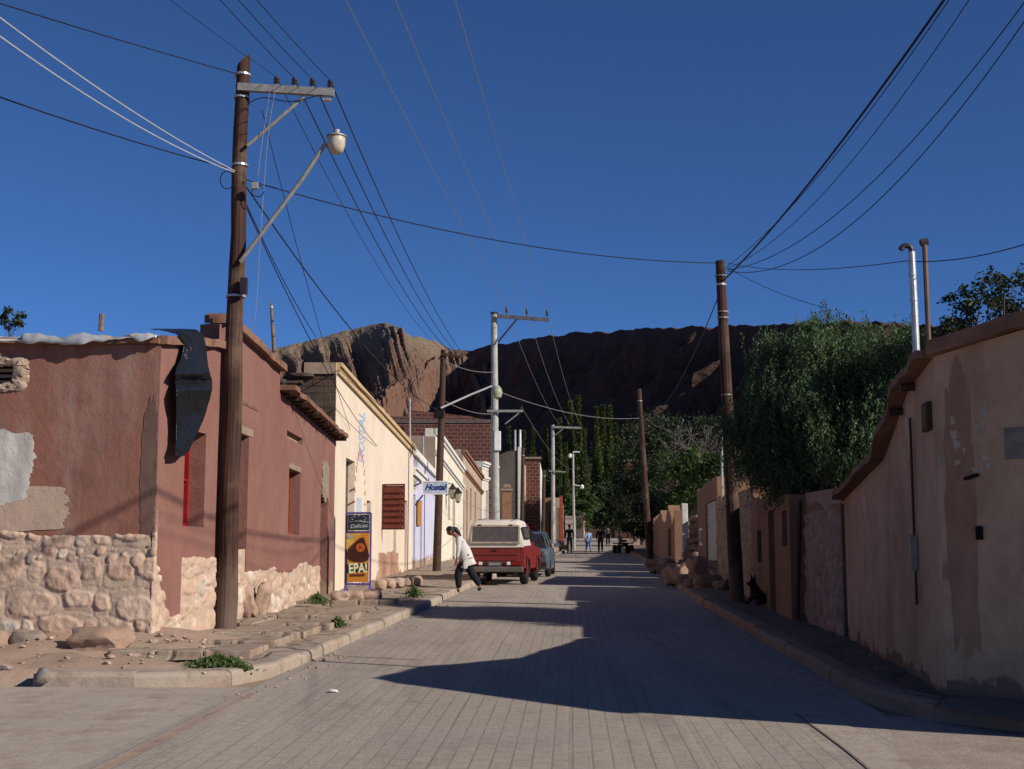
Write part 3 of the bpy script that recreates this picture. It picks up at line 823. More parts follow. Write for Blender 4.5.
# broken plaster ring round the hole: little lumps
rnd = random.Random(5); mb = MB()
for k in range(34):
    w = 2 * math.pi * k / 34; cu = (opA[0] + opA[1]) / 2; cz = (opA[2] + opA[3]) / 2
    ru = (opA[1] - opA[0]) / 2 + .03; rz = (opA[3] - opA[2]) / 2 + .02
    cs, sn = math.cos(w), math.sin(w); m = max(abs(cs), abs(sn)) ** .8
    s = rnd.uniform(.09, .17)
    mb.stone(plA.pt(cu + ru * cs / m, cz + rz * sn / m, -.02), (s * 1.3, .12, s * .8), plA.M(), seed=k, rough=.3)
for k in range(4): slab(plA, opA[0], opA[1], opA[2] + .06 + .075 * k, opA[2] + .1 + .075 * k, -.3, -.2, mb)
mb.build('broken_edge', mA, hA, smooth=True)
u, z = plA.hit(6, 465); irregular(plA, u - .35, z, .72, .46, -.02, .012, 3, rough=.2).build('bare_plaster_patch', M['bareplaster'], hA)
u, z = plA.hit(12, 508); irregular(plA, u - .45, z, 1.2, .30, -.02, .010, 8, rough=.13).build('mud_patch', plaster('pink_mud_patch', (.40, .285, .215), (.45, .33, .25), amp=.9), hA)
zfA = lambda u: plA.hit(80, 533)[1] + .06 * noise.noise(Vector((u * 1.3, 0, 3)))
footing(plA, plA.L - 4.6, plA.L + .03, zfA, hA, seed=6, smin=.11, smax=.46, out=.026, base=.0, res=.017)
u, z = plA.hit(146, 470); stn = irregular(plA, u + .04, z - .05, .10, .85, -.02, .006, 44, rough=.35).build('rain_stain', plaster('dark_rain_stain', (.15, .085, .066), (.11, .066, .052), amp=1.), hA)
ztC = lambda u: lerp(plC.hit(158, 343)[1], plC.hit(222, 346)[1], u / plC.L)
opC = pxop(plC, 184, 428, 205, 526); opC = (opC[0], opC[1], opC[2], opC[3])
wall_front(plC, ztC, [opC], rev=.31, thick=.42).build('wall', M['red_side'], hA)
# red window set deep in the wall
window(plC, opC, hA, M['redwood'], rev=.27, bars=1, rows=2, gm=simple('red_panel', (.20, .012, .014), .5))
zfC = lambda u: plC.hit(190, 556)[1] + .05 * noise.noise(Vector((u * 2, 5, 3)))
footing(plC, .95, plC.L - .02, zfC, hA, seed=9, smin=.16, smax=.4, base=.0, upright=.5)
footing(plC, -.02, .95, lambda u: zfC(u) - lerp(0, .75, min(1, u / .5)), hA, seed=19, smin=.16, smax=.4, base=.0, upright=.5)
box_body([(-16, 17.8), (-4.92, 17.46), (-4.62, 19.48), (-6.6, 24), (-16, 24)], 0, [4.2, 4.2, 4.4, 4.4, 4.2], M['mudwall'], 'house_body', hA)
# roof: mud and sheet edge, overhanging unevenly
mb = MB(); rnd = random.Random(11); nseg = 42
def edge(pl, u0, u1, zf, o, th, nseg, seed, ov=.06, inn=.5):
    mb = MB(); v = []
    for i in range(nseg + 1):
        u = lerp(u0, u1, i / nseg); z = zf(u) + .03 * noise.noise(Vector((u * 2, seed, 0))); oo = o + ov * noise.noise(Vector((u * 1.7, seed, 4)))
        v += [pl.pt(u, z, -inn), pl.pt(u, z + th, -inn), pl.pt(u, z + th, oo), pl.pt(u, z, oo)]
    f = []
    for i in range(nseg):
        for j in range(4): f.append((4 * i + j, 4 * i + (j + 1) % 4, 4 * i + 4 + (j + 1) % 4, 4 * i + 4 + j))
    f += [(0, 1, 2, 3), tuple(4 * nseg + k for k in (3, 2, 1, 0))]
    return mb.add(v, f)
edge(plA, plA.L - 8, plA.L - .01, lambda u: ztA(u) + .002, .10, .07, 60, 3).build('roof_edge', M['mudtop'], hA)
edge(plC, -.02, plC.L - .05, lambda u: ztC(u) + .004, .09, .11, 24, 6, .03).build('roof_edge', M['mudtop'], hA)
# loose metal sheet / membrane strip with waves along the wall top
def sheet_strip(pl, u0, u1, z, o, nseg, seed, wave, drop):
    v = []; f = []
    for i in range(nseg + 1):
        u = lerp(u0, u1, i / nseg); w = wave * math.sin(u * 9 + 2 * noise.noise(Vector((u, seed, 0)))) 
        dr = drop * (.45 + 1.0 * noise.noise(Vector((u * 1.3, seed, 5))) + .5 * noise.noise(Vector((u * 5, seed, 5)))); w += wave * 1.2 * noise.noise(Vector((u * 8, seed, 2)))
        for (oo, zz) in ((-.6, .09), (-.2, .085 + w * .5), (o, .082 + w), (o + .02, .07 + w - dr * .3), (o + .03 + w * .6, .06 - dr)):
            v.append(pl.pt(u, z(u) + zz, oo))
    for i in range(nseg):
        for j in range(4): f.append((5 * i + j, 5 * i + 5 + j, 5 * i + 6 + j, 5 * i + 1 + j))
    return v, f
def thick(o, t):
    m = o.modifiers.new('solid', 'SOLIDIFY'); m.thickness = t; return o
zz0 = lambda u: ztA(u)
v, f = sheet_strip(plA, plA.L - 7.5, plA.L - .85, zz0, .07, 150, 2, .010, .10)
sh = mk('roof_sheet', v, f, simple('pale_roof_membrane', (.55, .53, .50), .55, .35, 3), None, True); thick(sh, .006)
tag(sh, 'pale grey metal roof sheet lying loose along the top of the red corner house wall', 'roof sheet')
v, f = sheet_strip(plA, plA.L - 1.75, plA.L - .02, lambda u: ztA(u) + .012, .12, 70, 7, .03, .15)
sh2 = mk('plastic_sheet', v, f, M['sheet'], None, True); thick(sh2, .006)
tag(sh2, 'dark grey sheeting folded over the roof edge beside the hanging black plastic', 'sheeting')
# rubble on the roof
rnd = random.Random(4)
for k in range(9):
    px = 62 + k * 9.5 + rnd.uniform(-2, 2); u, _ = plA.hit(px, 335); s = rnd.uniform(.10, .20)
    o = MB().stone(plA.pt(u, ztA(u) + .10 + s * .18, -.35), (s * 1.6, s, s * .6), seed=k * 3, sub=2).build('roof_stone', M['stones'], None, True)
    tag(o, 'small stone holding down the roof sheet of the red corner house', 'stone', 'stones on the roof of the corner house')
st = MB().tube([at(101, 331, 17.3), at(102, 314, 17.3)], .035, 7).build('wooden_stub', M['oldwood']); tag(st, 'short grey wooden stub standing up from the roof of the red corner house', 'post')
# black plastic hanging from the roof
def tarp():
    # (y, left x, right x, how far the left / middle / right stands off the wall)
    prof = [(329, 149, 170, .1, .1, .1), (330, 160, 196, .1, .12, .1), (334, 176, 203, .1, .2, .12), (345, 184, 206, .05, .3, .1), (358, 181, 207, .05, .34, .12), (366, 177, 208, .15, .40, .3), (374, 175, 210, .42, .55, .45), (380, 175, 212, .05, -.15, .2), (390, 176, 212, .40, .50, .55), (397, 176, 210, .35, .30, .35), (412, 176, 206, .15, .0, .18), (430, 176, 199, .05, .02, .08), (442, 176, 193, .1, .1, .05), (450, 175, 189, .2, .16, .05), (456, 176, 184, .2, .18, .1)]
    v = []; f = []; n = 30; m = 70
    for j in range(m + 1):
        t = j / m * (len(prof) - 1); i0 = min(int(t), len(prof) - 2); k = t - i0
        py, xl, xr, a0, a1, a2 = (lerp(prof[i0][q], prof[i0 + 1][q], k) for q in range(6))
        for i in range(n + 1):
            a = i / n; px = lerp(xl, xr, a)
            off = lerp(a0, a1, a * 2) if a < .5 else lerp(a1, a2, a * 2 - 1)
            off += .07 * abs(noise.noise(Vector((a * 4, j * .12, 7)))) + .03 * noise.noise(Vector((a * 11, j * .35, 2)))
            Y = 17.30 + (px - 176) * .0376 - off * .6
            if j < 9: Y = lerp(18.25, Y, j / 9)
            v.append(at(px, py + 1.5 * noise.noise(Vector((a * 4, j * .3, 3))), Y))
    for j in range(m):
        for i in range(n): q = j * (n + 1) + i; f.append((q, q + 1, q + n + 2, q + n + 1))
    return v, f
v, f = tarp()
plastic = NT('black_polythene'); plastic.b.inputs['Specular IOR Level'].default_value = .35
plastic.out((.009, .009, .010), .36, plastic.bump(plastic.noise(3.5, 3, .5, dist=1.5), .5, .08))
tp = mk('plastic_sheet', v, f, plastic.m, None, True); thick(tp, .004)
tag(tp, 'torn black plastic sheet hanging from the roof edge by the wooden lamp pole', 'plastic sheet')

# ---- tall red house with two roofs
hB = thing('adobe_house', 'dusky red house with stepped roofs behind the tall wooden street lamp pole', 'house', (-4.15, 24, gz(24)))
plB1 = Plane((-4.30, 19.55), (-4.16, 24)); plB2 = Plane((-4.16, 24), (-4.13, 31.45))
zB1 = lambda u: lerp(plB1.hit(241, 332)[1], plB1.hit(279, 371)[1], u / plB1.L) - .12 * max(0, 1 - u * 3)
zB2 = lambda u: lerp(plB2.hit(279, 392)[1], plB2.hit(335, 440)[1], u / plB2.L)
opB1 = pxop(plB1, 237, 432, 247, 612); 
wall_front(plB1, zB1, [opB1], rev=.2, step=.4, thick=.28).build('wall', M['red_side'], hB)
door(plB1, opB1, hB, M['darkwood'])
slab(plB1, opB1[0] - .05, opB1[1] + .25, opB1[3] + .01, opB1[3] + .13, -.1, .012).build('lintel', M['greymud'], hB)
n0 = pxop(plB1, 243, 401, 258, 404); slab(plB1, n0[0], n0[1], n0[2], n0[3], -.05, .012).build('ledge', M['mudtop'], hB)
opW = pxop(plB2, 288.5, 468, 300, 534); opD = pxop(plB2, 320, 490, 327, 604)
opV = pxop(plB2, 287, 430, 303, 437)
wall_front(plB2, zB2, [opW, opD, opV], rev=.28, step=.4).build('wall', M['red_side'], hB)
slab(plB2, opV[0], opV[1], opV[2], opV[3], -.14, -.1).build('niche_back', M['trim_ochre'], hB)
window(plB2, opW, hB, simple('orange_red_wood', (.25, .05, .02), .6), rev=.23, bars=0, rows=1, gm=simple('red_brown_panel', (.16, .035, .018), .5))
slab(plB2, opW[0] - .03, opW[1] + .03, opW[3] + .004, opW[3] + .1, -.12, .006).build('lintel', M['greymud'], hB)
door(plB2, opD, hB, M['darkwood'])
u, z = plB2.hit(325, 480); irregular(plB2, u, z, .5, .42, -.02, .02, 12, rough=.3).build('bare_plaster_patch', M['greymud'], hB)
zfB = lambda u: plB2.hit(290, 590)[1] + .35 + .2 * noise.noise(Vector((u * .8, 7, 3)))
footing(plB1, .9, plB1.L, lambda u: gz(plB1.pt(u, 0).y) + .95 + .15 * noise.noise(Vector((u, 3, 3))), hB, seed=31, smin=.16, smax=.4, base=.0, upright=.5)
footing(plB2, .0, opD[0] - .1, lambda u: gz(plB2.pt(u, 0).y) + .85 + .14 * noise.noise(Vector((u * .5, 3, 3))), hB, seed=33, smin=.2, smax=.42, base=.0, upright=.5)
box_body([(-4.75, 19.6), (-4.62, 31.4), (-12, 31.4), (-12, 19.6)], 0, [4.7, 4.0, 4.0, 4.7], M['mudwall'], 'house_body', hB)
edge(plB1, .12, plB1.L, lambda u: zB1(u) + .002, .12, .12, 20, 21, .04, .25).build('roof_edge', M['mudtop'], hB)
edge(plB2, 0, plB2.L, lambda u: zB2(u) + .05, .28, .09, 30, 23, .08).build('roof_edge', M['mudtop'], hB)
mb = MB()
for k in range(15):
    u = .3 + k * .5; MB().tube([plB2.pt(u, zB2(u) + .0, -.3), plB2.pt(u, zB2(u) + .0, .2 + .08 * ((k * 7) % 3 - 1))], .04, 6).build('rafter_end', M['darkwood'], hB)
# side wall of the upper part, over the lower roof
# slot between the two red houses
# ---- cream yellow shop house with ruined adobe flank
hY = thing('plastered_house', 'long cream house with red and blue wall lettering, red shutter and bare adobe gable', 'house', (-4.13, 31.5, gz(31.5)))
plY = Plane((-4.13, 31.5), (-3.6, 49)); plW = Plane((-3.6, 49), (-3.3, 58))
zY = lambda u: lerp(plY.hit(337, 363)[1], plY.hit(412, 446)[1], u / plY.L)
opYd = pxop(plY, 345, 457, 354, 592); opYn = pxop(plY, 366.5, 500, 370.5, 560); opYw = pxop(plY, 382, 484, 392, 528)
opY1 = pxop(plY, 393.2, 520, 396.0, 583); opY2 = pxop(plY, 404.5, 500, 407, 582)
wall_front(plY, zY, [opYd, opYn, opYw, opY1, opY2], rev=.25, step=.6).build('wall', M['yellow'], hY)
door(plY, opYd, hY, M['oldwood']); window(plY, opYn, hY, M['oldwood']); window(plY, opYw, hY, M['darkwood'])
door(plY, opY1, hY, M['oldwood']); door(plY, opY2, hY, M['ruststeel'])
zc = lambda u: lerp(plY.hit(337.5, 374)[1], plY.hit(413.7, 455)[1], u / plY.L)
def cornice(pl, u0, u1, zf, parent, mat, steps=((.0, .16, .07), (.16, .26, .13)), nseg=14, name='cornice'):
    mb = MB()
    for (a, b, o) in steps: slab(pl, u0, u1, a, b, -.1, o, mb, nseg, zf)
    return mb.build(name, mat, parent)
cornice(plY, .01, plY.L - .01, zc, hY, M['trim_ochre'])
cornice(plY, plY.L * .42, plY.L - .01, lambda u: zY(u) - .12, hY, M['trim_ochre'], ((.0, .13, .06), (.13, .17, .1)))
u, z = plY.hit(391, 568)
irregular(plY, plY.hit(389, 568)[0] - .1, z - .05, 2.8, .55, -.02, .012, 31, rough=.3).build('worn_red_patch', M['redpeel'], hY)
# louvred shutter standing open square to the wall
us, zs1 = opYw[1] + .03, opYw[3]; zs0 = opYw[2] - .05
us = plY.hit(383, 510)[0] - .3; ps = plY.pt(us, 0, .02); sh_w = .70
plS = Plane((ps.x, ps.y), (ps.x + sh_w, ps.y - .16))
shroot = MB()
for (a, b, c, d) in ((0, .05, zs0, zs1), (sh_w - .06, sh_w - .01, zs0, zs1), (.05, sh_w - .06, zs0, zs0 + .05), (.05, sh_w - .06, zs1 - .05, zs1)): slab(plS, a, b, c, d, -.02, .02, shroot)
sho = shroot.build('shutter', M['ruststeel'], hY)
lv = MB(); nl = 7; hh = (zs1 - zs0 - .12) / nl
for k in range(nl):
    z0 = zs0 + .06 + hh * k
    v = [plS.pt(.05, z0 - hh * .12, .05), plS.pt(sh_w - .06, z0 - hh * .12, .05), plS.pt(sh_w - .06, z0 + hh * 1.02, -.01), plS.pt(.05, z0 + hh * 1.02, -.01)]
    v += [q + Vector((0, .012, 0)) for q in v]
    lv.add(v, [(0, 1, 2, 3), (4, 7, 6, 5), (0, 4, 5, 1), (2, 6, 7, 3), (0, 3, 7, 4), (1, 5, 6, 2)])
lv.build('louvres', M['ruststeel'], sho)
# painted lettering (illegible strokes in the photo): blue word on its side, red lettering, small wall lamp
def text_mesh(s, size, mat, name, parent, pl, u, z, o, rot=0., shear=0., extr=.002, sx=1., sz=1., bold=0.):
    cu = bpy.data.curves.new(name, 'FONT'); cu.body = s; cu.size = size; cu.extrude = extr; cu.align_x = 'CENTER'; cu.align_y = 'CENTER'; cu.shear = shear; cu.resolution_u = 3; cu.offset = bold
    ob = bpy.data.objects.new(name, cu); C.objects.link(ob); bpy.context.view_layer.update()
    me = bpy.data.meshes.new_from_object(ob.evaluated_get(bpy.context.evaluated_depsgraph_get())); bpy.data.objects.remove(ob)
    vs = []
    for v in me.vertices:
        x, y = v.co.x * sx, v.co.y * sz
        X = x * math.cos(rot) - y * math.sin(rot); Z = x * math.sin(rot) + y * math.cos(rot)
        vs.append(pl.pt(u + X, z + Z, o + v.co.z))
    fs = [tuple(p.vertices) for p in me.polygons]
    return mk(name, vs, fs, mat, parent)
M['blue_paint'] = simple('faded_blue_paint', (.33, .40, .52), .9, .3, 9); M['red_letter'] = simple('faded_red_lettering_paint', (.42, .12, .09), .9, .3)
M['navy'] = simple('navy_paint', (.02, .04, .16), .6, .2)
u, z = plY.hit(362, 437)
text_mesh('HOSTAL', 1.0, M['blue_paint'], 'blue_lettering', hY, plY, u, z, .004, rot=R(90), sx=.36, sz=1.5, bold=.03)
# arch of red strokes
mb = MB(); rnd = random.Random(8)
ua, za = plY.hit(360, 488)
for k in range(15):
    w = math.pi * (k + .5) / 15; cu_ = ua + .98 * math.cos(w); cz_ = za - .55 + 1.5 * math.sin(w)
    q = Matrix.Rotation(-(w - math.pi / 2), 3, 'Y')
    Mx = plY.M() @ Matrix.Rotation(math.pi / 2 - w, 3, 'Y')
    mb = MB().box(plY.pt(cu_, cz_, .004), (.05, .006, .24), Mx)
    if k % 2: mb.box(plY.pt(cu_ , cz_, .005), (.14, .006, .045), Mx)
    mb.build('red_letter', M['red_letter'], hY)
u, z = plY.hit(358, 515); slab(plY, u - .3, u + .5, z - .1, z + .45, -.01, .02).build('notice_plate', simple('pale_blue_board', (.42, .47, .55), .7), hY)
# ruined adobe flank, rising above the red house
plF = Plane((-7.6, 31.5), (-4.14, 31.5))
zF = lambda u: interp([(0, plF.hit(215, 392)[1]), (plF.L - 1.36, plF.hit(280, 384)[1]), (plF.L - 1.30, plF.hit(283, 375)[1]), (plF.L - .6, plF.hit(310, 372)[1]), (plF.L - .56, plF.hit(316, 364)[1]), (plF.L, plF.hit(335, 363)[1])], u)
wall_front(plF, zF, [], thick=.5, jag=.05, step=.12).build('gable_wall', M['adobe'], hY)
slab(plF, plF.L - .75, plF.L - .0, plF.hit(320, 374)[1], plF.hit(320, 364)[1] + .03, -.4, .05).build('gable_cap', M['greymud'], hY)
mb = MB(); rnd = random.Random(9)
for k in range(26):
    u = rnd.uniform(.2, plF.L - .8); mb.stone(plF.pt(u, zF(u) - rnd.uniform(.0, .5), rnd.uniform(-.1, .10)), (rnd.uniform(.3, .6), .3, rnd.uniform(.1, .2)), seed=k, boxy=.7, sub=2)
mb.build('loose_adobe', M['adobe'], hY)
box_body([(-4.6, 32.0), (-4.05, 48.98), (-12, 48.98), (-12, 32.0)], 0, [5.3, 4.9, 4.9, 5.3], M['mudwall'], 'house_body', hY)
# ---- white and lilac house
hW = thing('plastered_house', 'small lilac and white house next after the cream house with the red shutter', 'house', (-3.5, 49, gz(49)))
zW = lambda u: lerp(plW.hit(413.5, 449)[1], plW.hit(434, 472)[1], u / plW.L)
opW1 = pxop(plW, 413.2, 494, 415.2, 574); opW2 = pxop(plW, 420, 500, 422, 572)
wall_front(plW, zW, [opW1, opW2], rev=.2, step=.8).build('wall', M['lilac'], hW)
door(plW, opW1, hW, simple('slate_wood', (.10, .10, .12), .7)); door(plW, opW2, hW, simple('slate_wood_b', (.10, .09, .10), .7))
cornice(plW, .01, plW.L, lambda u: zW(u) - .95, hW, M['trim_white'], ((.0, .2, .1), (.2, .3, .17)))
cornice(plW, .01, plW.L, lambda u: zW(u) - .22, hW, M['trim_white'], ((.0, .24, .12),))
# painted flowers on the corner: coloured vertical panel
mb = MB(); 
for i, c in enumerate(('pink', 'green', 'violet')):
    mt = simple(c + '_wall_paint', {'pink': (.5, .25, .38), 'green': (.28, .42, .18), 'violet': (.33, .28, .5)}[c], .9)
    mb = MB(); rnd = random.Random(40 + i)
    for k in range(14):
        uu, zz = plW.hit(414.5 + rnd.uniform(-.6, 3), 470 + rnd.uniform(-16, 18)); mb.add(*(lambda m_: (m_.v, m_.f))(irregular(plW, uu, zz, .16, .2, .001 + .001 * i, .004 + .001 * i, k + i * 20, n=10)))
    mb.build('painted_' + c + '_flowers', mt, hW)
box_body([(-3.95, 49.4), (-3.65, 57.96), (-12, 57.96), (-12, 49.4)], 0, [4.6, 4.6, 4.6, 4.6], M['mudwall'], 'house_body', hW)
# orange board hung square to the wall
u, z = plW.hit(417.5, 513)
ob = MB().bbox(plW.pt(u, z, .06), (1.1, .05, .95), .03, plW.M()).build('hanging_sign', simple('orange_board', (.42, .17, .03), .6)); tag(ob, 'small orange board hanging out from the lilac house beside its doors', 'sign')

# ---- further houses on the left
def house(name, label, p0, p1, pxt, ops, wallm, trim, back=7., gmat=None, gtop=None, dmat=None, cor=True, body=None):
    pl = Plane(p0, p1)
    h = thing(name, label, 'house', (p0[0], p0[1], gz(p0[1])))
    z0, z1 = pxt
    zf = lambda u: lerp(z0, z1, u / pl.L)
    ol = [pxop(pl, *o[:4]) for o in ops]
    wall_front(pl, zf, ol, rev=.2, step=.8).build('wall', wallm, h)
    for o, q in zip(ops, ol):
        if o[4] == 'd': door(pl, q, h, dmat or M['darkwood'], handle=False)
        else: window(pl, q, h, dmat or M['darkwood'])
    if cor:
        cornice(pl, .0, pl.L, lambda u: zf(u) - .28, h, trim, ((.0, .14, .08), (.14, .28, .16)), 4)
        cornice(pl, .0, pl.L, lambda u: zf(u) - 1.15, h, trim, ((.0, .1, .06), (.1, .22, .13)), 4)
    pg = Plane((p0[0] - back, p0[1] + .0), (p0[0] - .002, p0[1] + .0))
    wall_front(pg, lambda u: (gtop or (lambda w: z0 - .35))(u), [], thick=.3, jag=.04, step=.4).build('gable_wall', gmat or M['greymud'], h)
    n = pl.n * -.45
    box_body([(p0[0] + n.x, p0[1] + .32), (p1[0] + n.x, p1[1] - .01), (p0[0] - back, p1[1] - .01), (p0[0] - back, p0[1] + .32)], 0, [min(z0, z1) - .7] * 4, body or M['mudwall'], 'house_body', h)
    return h, pl
zpx = lambda py, Y: at(512, py, Y).z
P1, P2, P3, P4, P5 = (-3.3, 58.05), (-2.54, 70), (-1.82, 82), (-1.0, 92), (-.3, 99)
hC, plC1 = house('plastered_house', 'cream house with brown shutters behind the dark pole and the blue hanging sign', P1, P2, (zpx(428, 58), zpx(468, 70)), [(438.5, 487, 441.5, 572, 'd'), (448, 490, 450, 520, 'w'), (452.5, 492, 455, 560, 'd')], M['cream'], M['trim_white'])
hD, plD1 = house('plastered_house', 'pinkish cream house with brown mouldings, seen behind the red pickup', (-2.54, 70.05), P3, (zpx(449, 70), zpx(476, 82)), [(466, 490, 467.6, 560, 'd'), (470, 488, 471.5, 520, 'w'), (474.5, 492, 476, 560, 'd')], M['pinkcream'], M['trim_brown'])
hE, plE1 = house('plastered_house', 'narrow white house front just left of the concrete utility pole', (-1.82, 82.05), P4, (zpx(461, 82), zpx(466, 92)), [(486, 490, 488, 560, 'd')], M['white'], M['trim_white'])
# brick upper storey
hBr = thing('brick_house', 'unfinished red hollow brick upper storey rising behind the cream houses', 'house', (-4.5, 84, gz(84)))
plBr = Plane((-9.6, 86), (-1.25, 86)); 
zBr = lambda u: interp([(0, zpx(417, 86)), (2.9, zpx(416, 86)), (3.0, zpx(410, 86)), (6.8, zpx(416, 86)), (8.4, zpx(421, 86))], u)
wall_front(plBr, zBr, [], thick=5, jag=.03, step=.3).build('wall', M['brick'], hBr)
slab(plBr, 0, plBr.L, zpx(423, 86), zpx(419.5, 86), -.1, .06).build('concrete_beam', simple('grey_concrete_beam', (.11, .085, .075), .9), hBr)
slab(plBr, 0, 2.9, zpx(447, 86), zpx(443, 86), -.1, .06).build('concrete_beam', simple('grey_concrete_beam_low', (.16, .13, .12), .9), hBr)
slab(plBr, 1.7, 2.7, zpx(440, 86), zpx(427, 86), -.1, .02).build('window_gap', M['black'], hBr)
# dark grey adobe gable beyond the concrete pole
hG = thing('adobe_house', 'dark grey windowless gable with a pale corner pier beyond the concrete pole', 'house', (-.2, 92, gz(92)))
plG = Plane((-1.3, 92.1), (.42, 92.1)); wall_front(plG, lambda u: lerp(zpx(455, 92), zpx(450, 92), u / plG.L), [], thick=5.5, jag=.05, step=.3).build('wall', M['greywall'], hG)
slab(plG, plG.L - .02, plG.L + .24, 0, zpx(447, 92), -.4, .1).build('corner_pier', M['white'], hG)
plG2 = Plane((.66, 92.3), (1.0, 97.4)); wall_front(plG2, lambda u: lerp(zpx(459, 92), zpx(466, 97), u / plG2.L), [pxop(plG2, 523, 500, 526, 545)], rev=.15, step=1).build('wall', M['pinkcream'], hG)
slab(plG, .3, .42, 0, zpx(470, 92), -.1, .06).build('drainpipe', M['greymud'], hG)
# low gateway pier in front of it
pier = thing('gate_pier', 'brown masonry gate pier with a stepped cap behind the pickup', 'pier', (-.35, 90.5, gz(90.5)))
MB().bbox((-.35, 90.5, (gz(90) + zpx(492, 90.5)) / 2), (.62, .6, zpx(492, 90.5) - gz(90)), .03).build('shaft', M['mudwall'], pier)
MB().bbox((-.35, 90.5, zpx(490, 90.5)), (.8, .78, .16), .03).bbox((-.35, 90.5, zpx(487, 90.5) + .04), (.5, .5, .24), .05).build('cap', M['greymud'], pier)
hI = thing('brick_house', 'narrow dark brick gable with a white edge, last tall house on the left', 'house', (1.3, 97.6, gz(97)))
plI = Plane((.95, 97.5), (2.02, 97.5)); wall_front(plI, lambda u: zpx(459, 97.5), [], thick=5, jag=.03, step=.3).build('wall', M['brick'], hI)
slab(plI, -.05, plI.L + .1, zpx(459, 97.5) + .004, zpx(457, 97.5), -.5, .12).build('roof_slab', M['greymud'], hI)
plI2 = Plane((2.03, 97.5), (2.35, 102)); wall_front(plI2, lambda u: lerp(zpx(462, 97.5), zpx(476, 102), u / plI2.L), [], step=1).build('wall', M['white'], hI)
hJ = thing('adobe_house', 'low tan adobe house with a rust red gate post near the far walkers', 'house', (3.0, 108, gz(108)))
plJ = Plane((2.55, 106), (3.7, 106)); wall_front(plJ, lambda u: zpx(498, 106), [pxop(plJ, 549, 512, 552, 540)], rev=.2, jag=.05, step=.3).build('wall', M['mudwall'], hJ)
plJ2 = Plane((3.7, 106), (4.5, 118)); wall_front(plJ2, lambda u: lerp(zpx(498, 106), zpx(505, 118), u / plJ2.L), [pxop(plJ2, 559, 508, 561, 540)], rev=.2, jag=.05, step=.5).build('wall', M['pinkcream'], hJ)
slab(plJ, plJ.L + .0, plJ.L + .26, gz(106), zpx(496, 106), .02, .3).build('gate_post', simple('rust_red_post', (.24, .05, .03), .8), hJ)
# far garden wall at the end of the street
fw = thing('garden_wall', 'low pale garden wall closing the far end of the street', 'wall', (9, 150, gz(150)))
plFW = Plane((5.2, 150), (14.5, 146)); wall_front(plFW, lambda u: zpx(530, 150) + .2 * math.sin(u * .7), [pxop(plFW, 583, 533, 586, 540), pxop(plFW, 611, 531, 615, 541)], thick=.4, jag=.12, step=.4).build('wall', M['mudwall'], fw)
MB().bbox(plFW.pt(2.6, gz(150) + 1.4, .1), (.9, .5, 2.8), .05, plFW.M()).build('pier', M['pinkcream'], fw)
fr = thing('garden_wall', 'low striped block wall beside the far lamp post', 'wall', (4.9, 125, gz(125)))
plFr = Plane((4.9, 125), (5.9, 125)); w_ = wall_front(plFr, lambda u: zpx(516, 125), [], step=.3); w_.build('wall', M['concrete'], fr)
for k in range(4): slab(plFr, .02, .98, gz(125) + .7 + k * .5, gz(125) + .82 + k * .5, 0, .04).build('course', M['greymud'], fr)

# ================================================================== right side
hR = thing('adobe_house', 'low ochre streaked mud house on the right with an overhanging earth roof edge', 'house', (4, 14, gz(14)))
R0, R1_, R2_ = (6.54, 9.2), (3.82, 12.1), (4.49, 18.3)
plR2 = Plane(R2_, R1_)          # street side, outward = right of travel -> towards street (west)
plR1 = Plane(R1_, R0)
Ys = [12.1, 13.4, 14.2, 15.0, 18.3]
zR = [plR2.hit(932, 358)[1], plR2.hit(913, 387)[1], plR2.hit(901, 425)[1], plR2.hit(892, 456)[1], plR2.hit(842, 500)[1]]
zf2 = lambda u: interp(list(zip(Ys, zR)), plR2.pt(u, 0).y)
zf1 = lambda u: interp([(0, plR1.hit(938, 356)[1]), (plR1.hit(1023, 329)[0], plR1.hit(1023, 329)[1]), (4, plR1.hit(1023, 329)[1] + .02)], u)
opR = pxop(plR1, 936, 398, 944, 424)
wall_front(plR2, zf2, [], step=.2).build('wall', M['ochre'], hR)
wall_front(plR1, zf1, [], step=.4).build('wall', M['ochre_pale'], hR)
edge(plR2, -.1, plR2.L + .0, lambda u: zf2(u) + .004, .16, .07, 44, 5, .05).build('roof_edge', M['mudtop'], hR)
edge(plR1, -.02, plR1.L, lambda u: zf1(u) + .004, .10, .13, 30, 15, .04).build('roof_edge', M['mudtop'], hR)
mb = MB()
for u in (4.6, 5.3): MB().tube([plR2.pt(u, zf2(u) - .04, -.2), plR2.pt(u, zf2(u) - .06, .14)], .04, 7).build('rafter_end', M['darkwood'], hR)
# body with the same roof profile carried back
mb = MB(); v = []; ysr = [9.4, 12.1, 13.4, 14.2, 15, 18.2]; zr = [zR[0] + .05, zR[0], zR[1], zR[2], zR[3], zR[4]]
for y_, z_ in zip(ysr, zr):
    xa = 6.75 if y_ < 10 else interp([(12.1, 3.82), (18.3, 4.49)], y_) + .46
    if y_ == 12.1: xa = 4.4
    v += [(xa, y_ if y_ != 12.1 else 12.15, 0), (xa, y_ if y_ != 12.1 else 12.15, z_ - .02), (11, y_, z_ - .02), (11, y_, 0)]
f = [(4 * i + j, 4 * i + j + 1, 4 * i + 5 + j, 4 * i + 4 + j) for i in range(5) for j in range(3)] + [(0, 1, 2, 3), (20, 21, 22, 23)]
mb.add(v, f); mb.build('house_body', M['mudwall'], hR)
u, z = plR1.hit(939, 411)
vb = thing('vent_box', 'small rusty iron vent box on the ochre wall below the roof', 'vent', plR1.pt(.2, z, .05))
pb = plR2.hit(938, 411); uu = plR2.L - .16
